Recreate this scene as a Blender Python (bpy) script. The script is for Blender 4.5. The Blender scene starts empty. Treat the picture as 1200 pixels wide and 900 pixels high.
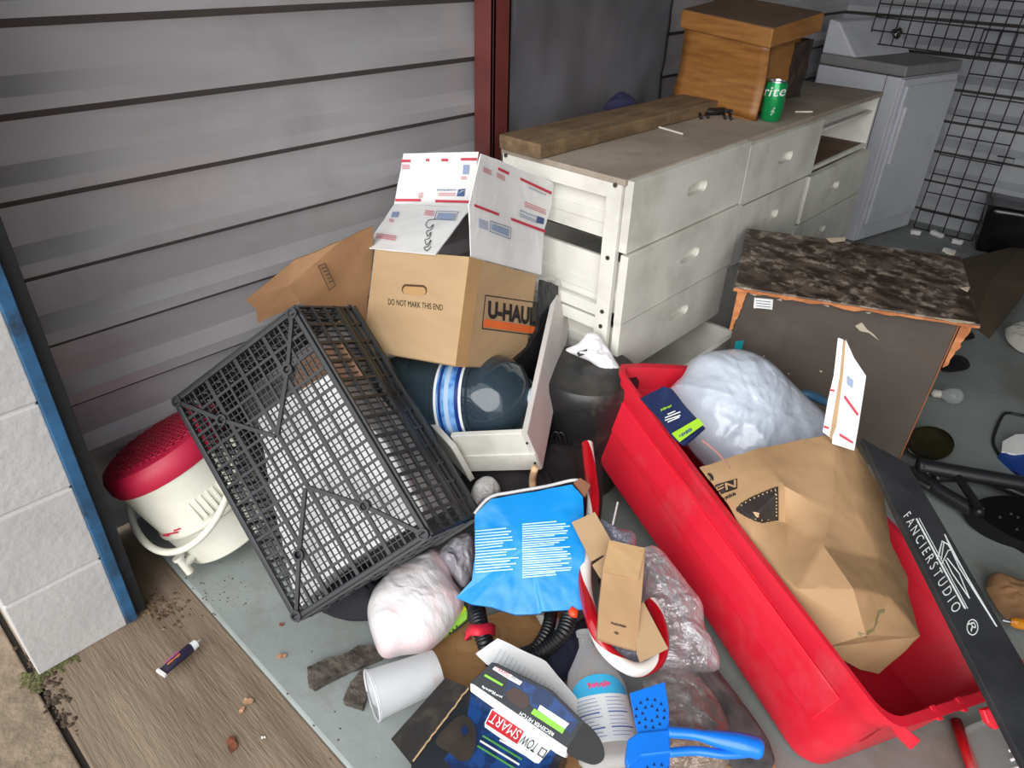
import bpy, math, random
from mathutils import Vector, Matrix, noise
random.seed(7)
C = bpy.context.scene.collection
V = Vector
R_ = math.radians

# ------------------------------------------------------------------ camera
F = 830.0
YAW, PITCH, ROLL = R_(42.0), R_(32.4), R_(1.7)
FWD = V((-math.sin(YAW)*math.cos(PITCH), math.cos(YAW)*math.cos(PITCH), -math.sin(PITCH)))
_r0 = V((math.cos(YAW), math.sin(YAW), 0)); _u0 = _r0.cross(FWD)
RT = _r0*math.cos(ROLL) + _u0*math.sin(ROLL)
UPV = _u0*math.cos(ROLL) - _r0*math.sin(ROLL)
CAM = V((0, 0, 1.37))
cd = bpy.data.cameras.new('camera'); co = bpy.data.objects.new('camera', cd); C.objects.link(co)
cd.sensor_width = 36; cd.lens = F/1200*36; cd.clip_start = 0.02; cd.clip_end = 100
m = Matrix.Identity(4)
for i in range(3):
    m[i][0] = RT[i]; m[i][1] = UPV[i]; m[i][2] = -FWD[i]; m[i][3] = CAM[i]
co.matrix_world = m
bpy.context.scene.camera = co

# ------------------------------------------------------------------ light
w = bpy.data.worlds.new('world'); bpy.context.scene.world = w; w.use_nodes = True
wn = w.node_tree.nodes; wb = wn['Background']
wb.inputs[0].default_value = (0.90, 0.95, 1.0, 1); wb.inputs[1].default_value = 1.45
sd = bpy.data.lights.new('sun', 'SUN'); sd.energy = 3.0; sd.angle = R_(60); sd.color = (1, .98, .95)
so = bpy.data.objects.new('sun', sd); C.objects.link(so)
so.rotation_euler = (R_(62), 0, R_(28))     # soft sun behind the clouds, shining in through the open front
vs = bpy.context.scene.view_settings
vs.view_transform = 'Standard'; vs.look = 'None'; vs.gamma = 1; vs.exposure = 0.3
vs.use_curve_mapping = False

# ------------------------------------------------------------------ measuring helpers
def ray(x, y): return RT*((x-600)/F) - UPV*((y-450)/F) + FWD
def at(x, y, z=0.0):
    r = ray(x, y); return CAM + r*((z-CAM.z)/r.z)
def atX(x, y, X):
    r = ray(x, y); return CAM + r*((X-CAM.x)/r.x)
def atY(x, y, Y):
    r = ray(x, y); return CAM + r*((Y-CAM.y)/r.y)
class Fr:
    """a working plane: origin and axes"""
    def __init__(s, O, X, Y, Z=None):
        s.O = V(O); s.X = V(X).normalized(); s.Z = (V(Z) if Z is not None else s.X.cross(V(Y))).normalized()
        s.Y = s.Z.cross(s.X).normalized()
    def p(s, x, y, h=0.0):
        r = ray(x, y); o = s.O + s.Z*h
        return CAM + r*((o-CAM).dot(s.Z)/r.dot(s.Z))
    def w(s, a, b, c=0.0): return s.O + s.X*a + s.Y*b + s.Z*c
    def l(s, P): d = P-s.O; return V((d.dot(s.X), d.dot(s.Y), d.dot(s.Z)))
WF = Fr((0,0,0), (1,0,0), (0,1,0))
HC = V((math.sin(YAW), -math.cos(YAW), 0))
def tilt(x, y, z, deg, side=0):
    n = V((0,0,1))*math.cos(R_(deg)) + HC*math.sin(R_(deg)) + _r0*math.sin(R_(side))
    n.normalize(); X = _r0 - n*_r0.dot(n)
    return Fr(at(x, y, z), X, n.cross(X), n)
def three(p0, p1, p2):
    """plane through three points, x from p0 to p1, normal towards the camera"""
    X = (p1-p0).normalized(); Z = X.cross(p2-p0).normalized()
    if Z.dot(CAM-p0) < 0: Z = -Z
    return Fr(p0, X, None, Z)

# ------------------------------------------------------------------ materials
def lin(c): return tuple(((v/255)/12.92 if v/255 <= .04045 else ((v/255+.055)/1.055)**2.4) for v in c)
MATS = {}
def mat(name, col, rough=.6, metal=0, col2=None, scale=8, bump=0, bscale=None, dirt=None, dscale=3, damt=.5, spec=.5, stretch=None, alpha=1, trans=0, coat=0, bdist=.004, sharp=(.35,.65), sheen=0, detail=6):
    if name in MATS: return MATS[name]
    mt = bpy.data.materials.new(name); mt.use_nodes = True; n = mt.node_tree.nodes; l = mt.node_tree.links
    b = n['Principled BSDF']; b.inputs['Roughness'].default_value = rough; b.inputs['Metallic'].default_value = metal
    b.inputs['Specular IOR Level'].default_value = spec
    c = lin(col); out = None
    tc = n.new('ShaderNodeTexCoord'); src = tc.outputs['Object']
    if stretch:
        mp = n.new('ShaderNodeMapping'); mp.inputs['Scale'].default_value = stretch; l.new(src, mp.inputs[0]); src = mp.outputs[0]
    c2 = lin(col2) if col2 else tuple(x*.86 for x in c)
    nz = n.new('ShaderNodeTexNoise'); nz.inputs['Scale'].default_value = scale; nz.inputs['Detail'].default_value = detail; l.new(src, nz.inputs['Vector'])
    rp = n.new('ShaderNodeValToRGB'); rp.color_ramp.elements[0].position = sharp[0]; rp.color_ramp.elements[1].position = sharp[1]
    rp.color_ramp.elements[0].color = (*c, 1); rp.color_ramp.elements[1].color = (*c2, 1)
    l.new(nz.outputs['Fac'], rp.inputs[0]); out = rp.outputs[0]
    if dirt:
        n2 = n.new('ShaderNodeTexNoise'); n2.inputs['Scale'].default_value = dscale; n2.inputs['Detail'].default_value = 9; n2.inputs['Roughness'].default_value = .65; l.new(tc.outputs['Object'], n2.inputs['Vector'])
        r2 = n.new('ShaderNodeValToRGB'); r2.color_ramp.elements[0].position = .52; r2.color_ramp.elements[1].position = .72
        r2.color_ramp.elements[0].color = (0,0,0,1); r2.color_ramp.elements[1].color = (damt,damt,damt,1)
        l.new(n2.outputs['Fac'], r2.inputs[0])
        mx = n.new('ShaderNodeMixRGB'); l.new(r2.outputs[0], mx.inputs[0]); l.new(out, mx.inputs[1]); mx.inputs[2].default_value = (*lin(dirt), 1); out = mx.outputs[0]
    l.new(out, b.inputs['Base Color'])
    if bump:
        n3 = n.new('ShaderNodeTexNoise'); n3.inputs['Scale'].default_value = bscale or scale*6; n3.inputs['Detail'].default_value = 6; l.new(src, n3.inputs['Vector'])
        bp = n.new('ShaderNodeBump'); bp.inputs['Strength'].default_value = bump; bp.inputs['Distance'].default_value = bdist
        l.new(n3.outputs['Fac'], bp.inputs['Height']); l.new(bp.outputs[0], b.inputs['Normal'])
    if alpha < 1: b.inputs['Alpha'].default_value = alpha
    if trans: b.inputs['Transmission Weight'].default_value = trans
    if coat: b.inputs['Coat Weight'].default_value = coat; b.inputs['Coat Roughness'].default_value = .15
    MATS[name] = mt; return mt
def film(name, col=(225,228,230), fac=.35, rough=.12, tint=(245,248,250), crinkle=False):
    """thin clear plastic: mostly see-through, with a milky glossy share"""
    if name in MATS: return MATS[name]
    mt = bpy.data.materials.new(name); mt.use_nodes = True; n = mt.node_tree.nodes; l = mt.node_tree.links
    b = n['Principled BSDF']; o = n['Material Output']; b.inputs['Metallic'].default_value = .55 if crinkle else 0; b.inputs['Base Color'].default_value = (*lin(col), 1); b.inputs['Roughness'].default_value = rough
    t = n.new('ShaderNodeBsdfTransparent'); t.inputs[0].default_value = (*lin(tint), 1)
    fr = n.new('ShaderNodeLayerWeight'); fr.inputs[0].default_value = .35
    tc = n.new('ShaderNodeTexCoord'); nz = n.new('ShaderNodeTexNoise'); nz.inputs['Scale'].default_value = 16 if crinkle else 3; nz.inputs['Detail'].default_value = 5; nz.inputs['Distortion'].default_value = 1.2; l.new(tc.outputs['Object'], nz.inputs['Vector'])
    bp = n.new('ShaderNodeBump'); bp.inputs['Strength'].default_value = .9 if crinkle else .1; bp.inputs['Distance'].default_value = .03 if crinkle else .005; l.new(nz.outputs['Fac'], bp.inputs['Height']); l.new(bp.outputs[0], b.inputs['Normal']); l.new(bp.outputs[0], fr.inputs['Normal'])
    mp = n.new('ShaderNodeMapRange'); mp.inputs[3].default_value = fac*.5; mp.inputs[4].default_value = min(1, fac+.35); l.new(fr.outputs['Facing'], mp.inputs[0])
    mx = n.new('ShaderNodeMixShader'); l.new(mp.outputs[0], mx.inputs[0]); l.new(t.outputs[0], mx.inputs[1]); l.new(b.outputs[0], mx.inputs[2]); l.new(mx.outputs[0], o.inputs[0])
    MATS[name] = mt; return mt

# ------------------------------------------------------------------ mesh builder
class MB:
    def __init__(s): s.v = []; s.f = []; s.m = []
    def add(s, vs, fs, mi=0):
        k = len(s.v); s.v += [V(x) for x in vs]; s.f += [tuple(i+k for i in f) for f in fs]; s.m += [mi]*len(fs); return s
    def box(s, fr, x0, x1, y0, y1, z0, z1, mi=0):
        P = [fr.w(x, y, z) for z in (z0, z1) for y in (y0, y1) for x in (x0, x1)]
        return s.add(P, [(0,2,3,1), (4,5,7,6), (0,1,5,4), (2,6,7,3), (0,4,6,2), (1,3,7,5)], mi)
    def hexa(s, P, mi=0):
        """eight corners: bottom ring of four, top ring of four"""
        return s.add(P, [(3,2,1,0), (4,5,6,7), (0,1,5,4), (1,2,6,5), (2,3,7,6), (3,0,4,7)], mi)
    def slab(s, pts, n, t, mi=0, mside=None):
        """polygon with real thickness t below it (against normal n)"""
        k = len(pts); n = V(n).normalized()
        nn = V((0,0,0))
        for i in range(k): nn += (pts[i]).cross(pts[(i+1) % k])
        if nn.dot(n) < 0: pts = list(reversed(pts))
        s.add(list(pts)+[p-n*t for p in pts], [tuple(range(k)), tuple(range(2*k-1, k-1, -1))], mi)
        b = len(s.v)-2*k
        for i in range(k):
            j = (i+1) % k; s.f.append((b+i, b+k+i, b+k+j, b+j)); s.m.append(mi if mside is None else mside)
        return s
    def tube(s, path, r, seg=10, mi=0, closed=False, cap=True, rf=None, mf=None, up=None):
        n = len(path); rings = []; t0 = None; nrm = None; L = 0
        for i in range(n):
            a = path[(i-1) % n] if (closed or i > 0) else path[i]; b = path[(i+1) % n] if (closed or i < n-1) else path[i]
            t = (b-a).normalized()
            if nrm is None:
                nrm = V((0,0,1)) if abs(t.z) < .9 else V((1,0,0)); nrm = (nrm-t*nrm.dot(t)).normalized()
            else: nrm = (nrm-t*nrm.dot(t)).normalized()
            bn = t.cross(nrm)
            if i: L += (path[i]-path[i-1]).length
            rr = rf(i/(n-1), L) if rf else r
            rings.append([path[i]+(nrm*math.cos(2*math.pi*k/seg)+bn*math.sin(2*math.pi*k/seg))*rr for k in range(seg)])
        b0 = len(s.v)
        for rg in rings: s.v += rg
        cnt = n if closed else n-1
        for i in range(cnt):
            for k in range(seg):
                a = b0+i*seg+k; b = b0+i*seg+(k+1) % seg; c = b0+((i+1) % n)*seg+(k+1) % seg; d = b0+((i+1) % n)*seg+k
                s.f.append((a, b, c, d)); s.m.append(mf(i, k) if mf else mi)
        if cap and not closed:
            s.f.append(tuple(b0+k for k in reversed(range(seg)))); s.m.append(mi)
            s.f.append(tuple(b0+(n-1)*seg+k for k in range(seg))); s.m.append(mi)
        return s
    def lathe(s, O, A, prof, seg=40, mi=0, flat=1.0, X=None, cap=True, mf=None):
        """profile [(distance along axis, radius)] about axis A"""
        A = V(A).normalized(); X = V(X) if X is not None else (V((1,0,0)) if abs(A.x) < .8 else V((0,1,0)))
        X = (X-A*X.dot(A)).normalized(); Y = A.cross(X); b0 = len(s.v); n = len(prof)
        for (h, r) in prof:
            s.v += [V(O)+A*h+X*(r*math.cos(2*math.pi*k/seg))+Y*(r*flat*math.sin(2*math.pi*k/seg)) for k in range(seg)]
        for i in range(n-1):
            for k in range(seg):
                s.f.append((b0+i*seg+k, b0+i*seg+(k+1) % seg, b0+(i+1)*seg+(k+1) % seg, b0+(i+1)*seg+k)); s.m.append(mf(i, k) if mf else mi)
        if cap:
            s.f.append(tuple(b0+k for k in reversed(range(seg)))); s.m.append(mf(0, 0) if mf else mi)
            s.f.append(tuple(b0+(n-1)*seg+k for k in range(seg))); s.m.append(mf(n-2, 0) if mf else mi)
        return s
    def grid(s, P, mi=0, close=False):
        """P[i][j] points"""
        b0 = len(s.v); n = len(P); mm = len(P[0])
        for r in P: s.v += r
        for i in range(n-1):
            for j in range(mm-1 if not close else mm):
                s.f.append((b0+i*mm+j, b0+i*mm+(j+1) % mm, b0+(i+1)*mm+(j+1) % mm, b0+(i+1)*mm+j)); s.m.append(mi)
        return s
    def build(s, name, mats, parent=None, smooth=False, bevel=0, label=None, cat=None, group=None, kind=None, solid=0, subdiv=0, auto=None):
        if not isinstance(mats, (list, tuple)): mats = [mats]
        if parent is None:
            n = len(s.v); base = V((sum(v.x for v in s.v)/n, sum(v.y for v in s.v)/n, min(v.z for v in s.v)))
        else: base = parent.matrix_world.translation.copy() if not parent.parent else V(parent['_w'])
        me = bpy.data.meshes.new(name); me.from_pydata([tuple(v-base) for v in s.v], [], s.f)
        for mt in mats: me.materials.append(mt)
        me.polygons.foreach_set('material_index', s.m)
        me.validate(); me.update()
        if smooth: me.polygons.foreach_set('use_smooth', [True]*len(me.polygons))
        if auto: me.set_sharp_from_angle(angle=R_(auto))
        o = bpy.data.objects.new(name, me); C.objects.link(o)
        if parent is None:
            o.location = base; o.matrix_world = Matrix.Translation(base)
        else: o.parent = parent
        o['_w'] = tuple(base)
        if solid:
            q = o.modifiers.new('solid', 'SOLIDIFY'); q.thickness = solid; q.offset = 0
        if bevel:
            q = o.modifiers.new('bevel', 'BEVEL'); q.width = bevel; q.segments = 2; q.limit_method = 'ANGLE'; q.angle_limit = R_(40)
        if subdiv:
            q = o.modifiers.new('sub', 'SUBSURF'); q.levels = subdiv; q.render_levels = subdiv
        if label: o['label'] = label
        if cat: o['category'] = cat
        if group: o['group'] = group
        if kind: o['kind'] = kind
        return o
def islands(mb):
    par = list(range(len(mb.v)))
    def find(a):
        while par[a] != a: par[a] = par[par[a]]; a = par[a]
        return a
    for f in mb.f:
        r = find(f[0])
        for i in f[1:]: par[find(i)] = r
    out = {}
    for f, m_ in zip(mb.f, mb.m):
        r = find(f[0]); q, mp = out.setdefault(r, (MB(), {}))
        ff = []
        for i in f:
            if i not in mp: mp[i] = len(q.v); q.v.append(mb.v[i])
            ff.append(mp[i])
        q.f.append(tuple(ff)); q.m.append(m_)
    return [q for q, _ in out.values()]
def build_each(mb, name, mats, parent, **k):
    for q in islands(mb): q.build(name, mats, parent, **k)
def thing(name, loc, label, cat, group=None):
    o = bpy.data.objects.new(name, None); C.objects.link(o); o.location = loc; o.matrix_world = Matrix.Translation(V(loc)); o.empty_display_size = .05
    o['label'] = label; o['category'] = cat; o['_w'] = tuple(loc)
    if group: o['group'] = group
    return o
def spline(pts, n=60):
    out = []; k = len(pts)
    for i in range(n+1):
        t = i/n*(k-1); a = min(int(t), k-2); u = t-a
        p0 = pts[max(a-1, 0)]; p1 = pts[a]; p2 = pts[a+1]; p3 = pts[min(a+2, k-1)]
        out.append(.5*((2*p1)+(p2-p0)*u+(2*p0-5*p1+4*p2-p3)*u*u+(3*p1-p0-3*p2+p3)*u**3))
    return out
TXT = {}
def textpoly(body, bold=0.0):
    if body.startswith('~'): return scrib(body)
    key = (body, bold)
    if key in TXT: return TXT[key]
    cu = bpy.data.curves.new('t', 'FONT'); cu.body = body; cu.offset = bold; cu.resolution_u = 3
    o = bpy.data.objects.new('t', cu); C.objects.link(o)
    dg = bpy.context.evaluated_depsgraph_get(); me = bpy.data.meshes.new_from_object(o.evaluated_get(dg))
    me.calc_loop_triangles(); vs = [v.co.copy() for v in me.vertices]; fs = [tuple(p.vertices) for p in me.loop_triangles]
    bpy.data.objects.remove(o); bpy.data.curves.remove(cu); bpy.data.meshes.remove(me)
    x0 = min(v.x for v in vs); x1 = max(v.x for v in vs); y0 = min(v.y for v in vs); y1 = max(v.y for v in vs)
    TXT[key] = ([((v.x-x0)/(x1-x0), (v.y-y0)/(y1-y0)) for v in vs], fs); return TXT[key]
def text(mb, body, bl, br, tl, tr=None, lift=.0008, mi=0, n=None, bold=0.0, shear=0):
    """letters laid in the quad bl, br, tl, tr"""
    if tr is None: tr = br+(tl-bl)
    uv, fs = textpoly(body, bold); n = n or (br-bl).cross(tl-bl).normalized()
    if n.dot(CAM-bl) < 0: n = -n
    mb.add([bl*(1-u)*(1-v)+br*u*(1-v)+tl*(1-u)*v+tr*u*v+n*lift for u, v in [(a+shear*(b_-.5), b_) for a, b_ in uv]], fs, mi)
    return mb
def scrib(body, n=None):
    """print too small to read: a row of uneven little strokes in a unit box"""
    r = random.Random(body); k = n or max(3, len(body)); vs = []; fs = []
    for i in range(k):
        x0 = i/k+.1/k; wd = .8/k
        for (a, b, c, d) in ((x0, r.uniform(0,.25), x0+wd*.35, r.uniform(.6,1)), (x0+wd*.1, r.uniform(.35,.5), x0+wd, r.uniform(.55,.75)), (x0+wd*.6, r.uniform(0,.5), x0+wd, r.uniform(.6,.9))):
            j = len(vs); vs += [(a,b),(c,b),(c,d),(a,d)]; fs.append((j,j+1,j+2,j+3))
    return vs, fs
def patch(mb, pts, n, mi=0, lift=.0006):
    return mb.slab([p+V(n).normalized()*lift for p in pts], n, .0005, mi)
def fbm(p, o=4): return noise.fractal(p, 1.0, 2.0, o)
def ridge(p, o=3):
    s = 0; a = 1; f = 1
    for _ in range(o): s += a*(1-abs(noise.noise(p*f))*2.2); a *= .5; f *= 2.1
    return s/1.75
def bag(fr, outline, thick, crumple=.25, freq=14, rings=26, N=110, back=.35, seed=0, h0=0, power=.5, center=None, mi=0):
    """pillow-like body: outline on a plane, swollen by thick towards the normal, wrinkled"""
    P = [fr.l(fr.p(x, y, h0)) for x, y in outline]; k = len(P)
    S = spline(P+[P[0]], N)[:-1] if k > 5 else P
    cx = sum(p.x for p in S)/len(S); cy = sum(p.y for p in S)/len(S)
    if center: q = fr.l(fr.p(center[0], center[1], h0)); cx, cy = q.x, q.y
    mb = MB(); sd = V((seed*7.3, seed*3.1, seed*1.7))
    for side in (1, -1):
        G = []
        for i in range(rings+1):
            t = i/rings; hh = thick*(max(0, 1-t*t))**power*(1 if side > 0 else -back); row = []
            for p in S:
                x = cx+(p.x-cx)*t; y = cy+(p.y-cy)*t; q = V((x*freq, y*freq, 0))+sd
                wv = V((fbm(q*.7+V((9,0,0))), fbm(q*.7+V((0,9,0))), 0))
                ca_, sa_ = math.cos(seed*1.9+.6), math.sin(seed*1.9+.6); al, ac = x*ca_+y*sa_, -x*sa_+y*ca_
                q2 = V((al*freq*.45, ac*freq*1.7, 0))+sd+wv*.9
                d = ((ridge(q*.5+wv*.5, 2)-.45)*.5+(ridge(q2, 3)-.45)*.5)*crumple*thick + fbm(q*2.3)*crumple*thick*.10
                f = (1-t**6) if t < 1 else 0
                wob = .02*thick*fbm(q*1.5)*t
                row.append(fr.w(x+wob, y-wob, h0+hh+d*f*(1 if side > 0 else -.3)))
            G.append(row if side > 0 else row[::-1])
        mb.grid(G, mi, close=True)
    return mb
def relief(fr, vs, fs, back=.01, mi=0):
    """creased sheet: (px, py, height) vertices, closed behind by a flat back"""
    P = [fr.p(x, y, h) for x, y, h in vs]; mb = MB(); k = len(P)
    Q = [fr.p(x, y, h)-fr.Z*back for x, y, h in vs]
    cnt = {}
    for f in fs:
        for i in range(len(f)):
            a, b = f[i], f[(i+1) % len(f)]; cnt[(a, b)] = 1
    mb.add(P+Q, list(fs)+[tuple(i+k for i in reversed(f)) for f in fs], mi)
    for (a, b) in cnt:
        if (b, a) not in cnt: mb.f.append((a, a+k, b+k, b)); mb.m.append(mi)
    return mb
def densify(mb, levels=3, amp=.002, freq=20, seed=0, keep=True):
    """subdivide flat-faced mesh and roughen it a little"""
    import bmesh
    bm = bmesh.new(); vs = [bm.verts.new(v) for v in mb.v]
    for f, mi in zip(mb.f, mb.m):
        try: ff = bm.faces.new([vs[i] for i in f]); ff.material_index = mi
        except ValueError: pass
    bmesh.ops.triangulate(bm, faces=[f for f in bm.faces if len(f.verts) > 4])
    bmesh.ops.remove_doubles(bm, verts=bm.verts, dist=1e-5)
    for _ in range(levels): bmesh.ops.subdivide_edges(bm, edges=bm.edges[:], cuts=1, use_grid_fill=True, smooth=0)
    bm.normal_update(); sd = V((seed*3.3, 1.1*seed, 0))
    for v in bm.verts:
        q = v.co*freq+sd; v.co += v.normal*((ridge(q)-.45)*amp + fbm(q*2.4)*amp*.4)
    o = MB(); bm.verts.index_update(); o.v = [v.co.copy() for v in bm.verts]; o.f = [tuple(v.index for v in f.verts) for f in bm.faces]; o.m = [f.material_index for f in bm.faces]; bm.free(); return o

# ------------------------------------------------------------------ shared materials
M_white = mat('white paint', (222,220,212), .45, dirt=(150,140,122), dscale=5, damt=.35)
M_front = mat('white drawer front', (216,214,205), .5, dirt=(150,144,130), dscale=4, damt=.35)
M_top = mat('dusty top', (172,160,146), .7, col2=(150,138,124), scale=5, dirt=(110,92,74), dscale=7, damt=.5)
M_card = mat('cardboard', (178,149,112), .8, col2=(166,137,102), scale=4, bump=.15, bscale=60, stretch=(1,1,4))
M_kraft = mat('kraft paper', (172,138,100), .75, col2=(158,124,88), scale=6, bump=.25, bscale=25)
M_kraftd = mat('dark kraft paper', (152,114,78), .75, col2=(134,98,66), scale=5, bump=.3, bscale=22)
M_black = mat('black plastic', (30,31,34), .42, bump=.1, bscale=80)
M_crate = mat('crate plastic', (25,26,29), .5, col2=(36,37,40), scale=20)
M_dark = mat('matt black', (16,16,17), .6)
M_ink = mat('black ink', (25,22,20), .7)
M_wpaper = mat('white paper', (228,228,226), .6, col2=(212,212,212), scale=5, bump=.1, bscale=30)
M_red = mat('usps red ink', (196,40,70), .6)
M_pink = mat('faded red ink', (214,130,140), .6)
M_navy = mat('navy ink', (50,80,130), .6)
M_slate = mat('grey blue ink', (140,155,185), .6)
M_wprint = mat('white ink', (225,228,228), .5)
M_chrome = mat('screw steel', (120,118,112), .35, 1)

# ------------------------------------------------------------------ the setting
XW = -1.7; YB = 4.62; PX = -1.377
def fblock(nm, col, **k): return mat(nm, col, **k)
M_floor = mat('painted concrete floor', (144,150,147), .6, col2=(124,130,127), scale=2.2, bump=.35, bscale=30, dirt=(104,92,78), dscale=2.6, damt=.75)
M_apron = mat('weathered concrete', (136,118,99), .85, col2=(112,95,78), scale=5, bump=.7, bscale=40, stretch=(.5,4,1), dirt=(98,82,66), dscale=2, damt=.6)
M_apron2 = mat('pebbly concrete', (136,118,98), .85, col2=(110,94,76), scale=30, bump=.9, bscale=90)
M_wall = mat('galvanised ribbed sheet', (196,195,197), .40, .35, col2=(180,176,179), scale=2.2, stretch=(1,.5,3), dirt=(140,118,118), dscale=2.5, damt=.35, bump=.04, bscale=20)
M_wallb = mat('rear ribbed sheet', (170,172,176), .5, .2, col2=(150,152,157), scale=3)
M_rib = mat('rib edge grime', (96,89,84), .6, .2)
mb = MB(); mb.box(WF, -3.2, 3.2, .365, YB+.1, -.2, 0)
mb.build('floor', M_floor, kind='structure', bevel=.006)
mb = MB(); mb.box(WF, -6, 6, .024, .365, -.2, -.012); mb.build('floor_apron', M_apron, kind='structure', bevel=.004)
mb = MB(); mb.box(WF, -6, 6, -8, .012, -.2, -.012); mb.build('floor_driveway', M_apron2, kind='structure', bevel=.004)
def ribs(z0, z1, ph):
    """profile of a ribbed sheet: (height, stand-off) with grime flag"""
    out = []; p = .161; k0 = math.floor((z0-ph)/p)-1; z = ph+k0*p
    while z < z1:
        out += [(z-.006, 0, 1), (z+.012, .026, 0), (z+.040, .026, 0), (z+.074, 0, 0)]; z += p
    out = [q for q in out if z0 <= q[0] <= z1]
    return [(z0, 0, 0)]+out+[(z1, 0, 0)]
def ribwall(name, fn, mats):
    pr = ribs(0, 2.6, .399); mb = MB()
    for (z, d, g), (z2, d2, g2) in zip(pr, pr[1:]):
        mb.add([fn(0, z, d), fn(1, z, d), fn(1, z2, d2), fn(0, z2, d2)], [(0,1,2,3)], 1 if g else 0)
    return mb.build(name, mats, kind='structure')
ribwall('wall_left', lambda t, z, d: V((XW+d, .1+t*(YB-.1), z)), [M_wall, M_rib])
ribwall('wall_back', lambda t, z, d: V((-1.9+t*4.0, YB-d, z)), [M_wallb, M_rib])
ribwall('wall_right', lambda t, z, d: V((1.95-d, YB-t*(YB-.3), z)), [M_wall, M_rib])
M_ceil = mat('ceiling sheet', (120,120,118), .7)
MB().box(WF, -1.9, 2.1, .1, YB+.1, 2.6, 2.66).build('ceiling', M_ceil, kind='structure')
M_block = mat('grey painted block', (186,184,182), .6, col2=(176,174,172), scale=7, bump=.5, bscale=60)
M_mort = mat('painted mortar', (200,198,196), .7)
mb = MB(); y0, y1 = .027, .214
for k in range(14):
    z0 = k*.2032+.012 if k else -.012; z1 = (k+1)*.2032-.002
    mb.box(WF, -1.95, PX, y0, y1, z0-(.008 if k else 0), z1)
mb.box(WF, -1.94, PX-.003, y0+.003, y1-.003, 0, 2.84, 1)
mb.build('wall_pier', [M_block, M_mort], kind='structure', bevel=.003)
mb = MB(); mb.box(WF, -1.95, 2.6, .03, .24, 2.5, 3.0); mb.build('wall_lintel', M_block, kind='structure')
mb = MB(); mb.box(WF, 1.75, 2.6, .03, .3, -.012, 2.5); mb.build('wall_jamb', M_block, kind='structure')
M_blue = mat('blue flaking paint', (46,98,140), .5, col2=(38,72,102), scale=14, dirt=(36,36,38), dscale=16, damt=.9)
M_track = mat('dark door rail', (44,46,48), .5, .4, dirt=(52,74,96), dscale=8, damt=.8)
mb = MB(); mb.box(WF, PX-.03, PX+.006, .214, .238, -.005, 2.34, 0); mb.box(WF, PX-.035, PX-.008, .238, .264, -.005, 2.34, 1)
mb.box(WF, -1.72, PX-.03, .214, .24, -.005, 2.34, 1)
mb.build('trim_1', [M_blue, M_track], kind='structure', bevel=.002)
M_post = mat('oxide red steel', (112,52,48), .5, col2=(98,44,40), scale=6, dirt=(70,34,30), dscale=6, damt=.6)
for i, (ya, yb) in enumerate(((1.66, 1.83), (3.07, 3.25))):
    mb = MB(); mb.box(WF, XW+.03, XW+.11, ya-.02, ya-.008, 0, 2.6); mb.box(WF, XW+.098, XW+.11, ya-.02, ya+.055, 0, 2.6); mb.box(WF, XW+.03, XW+.11, ya+.045, ya+.055, 0, 2.6)
    mb.build('trim_%d' % (i+2), M_post, kind='structure', bevel=.002)

# ------------------------------------------------------------------ padded panel behind the dresser
M_pad = mat('slate quilt', (104,102,106), .9, col2=(88,86,90), scale=3, bump=.5, bscale=12)
G = []
for i in range(40):
    row = []
    for j in range(40):
        y = 1.735+i/39*.90; z = .02+j/39*1.75
        row.append(V((-1.625+.012*fbm(V((y*4, z*3, 2)))+.010*ridge(V((y*3+z*2, z*5-y, 5))), y, z)))
    G.append(row)
mb = MB(); mb.grid(G)
mb.build('moving_blanket', M_pad, smooth=True, solid=.02, label='dark slate grey padded blanket hanging flat on the ribbed wall behind the white dresser', cat='blanket')

# ------------------------------------------------------------------ dresser
DX0, DX1, DY0, DY1, DZ = -1.385, -.972, 1.464, 3.264, .87
dr = thing('dresser', (-1.17, 2.36, 0), 'long white three-column dresser with slot handles and a dusty top, one drawer missing', 'dresser')
mb = MB()
mb.box(WF, DX0, DX1+.008, DY0, DY1, DZ-.016, DZ)
mb.build('top_panel', [M_top], dr, bevel=.002)
mb = MB()
def side_frame(y, t):
    mb.box(WF, DX1-.045, DX1, y, y+t, .02, DZ-.016); mb.box(WF, DX0, DX0+.045, y, y+t, .02, DZ-.016)
    for z0, z1 in ((DZ-.055, DZ-.016), (.44, .475), (.482, .515), (.02, .07)): mb.box(WF, DX0, DX1-.001, y+.001, y+t-.001, z0, z1)
side_frame(DY0, .018); side_frame(2.083, .016); side_frame(2.665, .016)
mb.box(WF, DX0, DX1, DY1-.018, DY1, 0, DZ-.016)
mb.box(WF, DX0, DX0+.008, DY0, DY1, .02, DZ-.016)
mb.box(WF, DX0, DX1, 2.68, DY1-.018, .655, .67); mb.box(WF, DX1-.03, DX1, 2.1, 2.66, .05, .44)
mb.box(WF, DX1-.035, DX1-.01, 2.68, DY1-.018, .79, .80)
mb.box(WF, DX0, DX1, DY0+.01, DY1, 0.0, .03)
mb.build('carcass', M_white, dr, bevel=.0015)
mb = MB()
for z in (.852, .66, .503, .458):
    P = V((DX1-.02, DY0-.001, z)); mb.lathe(P, (0,-1,0), [(0,.006), (.003,.006)], 12)
mb.lathe(V((DX0+.02, DY0-.001, .852)), (0,-1,0), [(0,.006), (.003,.006)], 12)
build_each(mb, 'screw', M_chrome, dr)
mb = MB(); mb.box(WF, DX0+.02, DX1-.012, 2.69, DY1-.03, .67, .6705); mb.build('stained_shelf', mat('stained wood', (120,96,74), .8, col2=(82,62,46), scale=6), dr)
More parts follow.
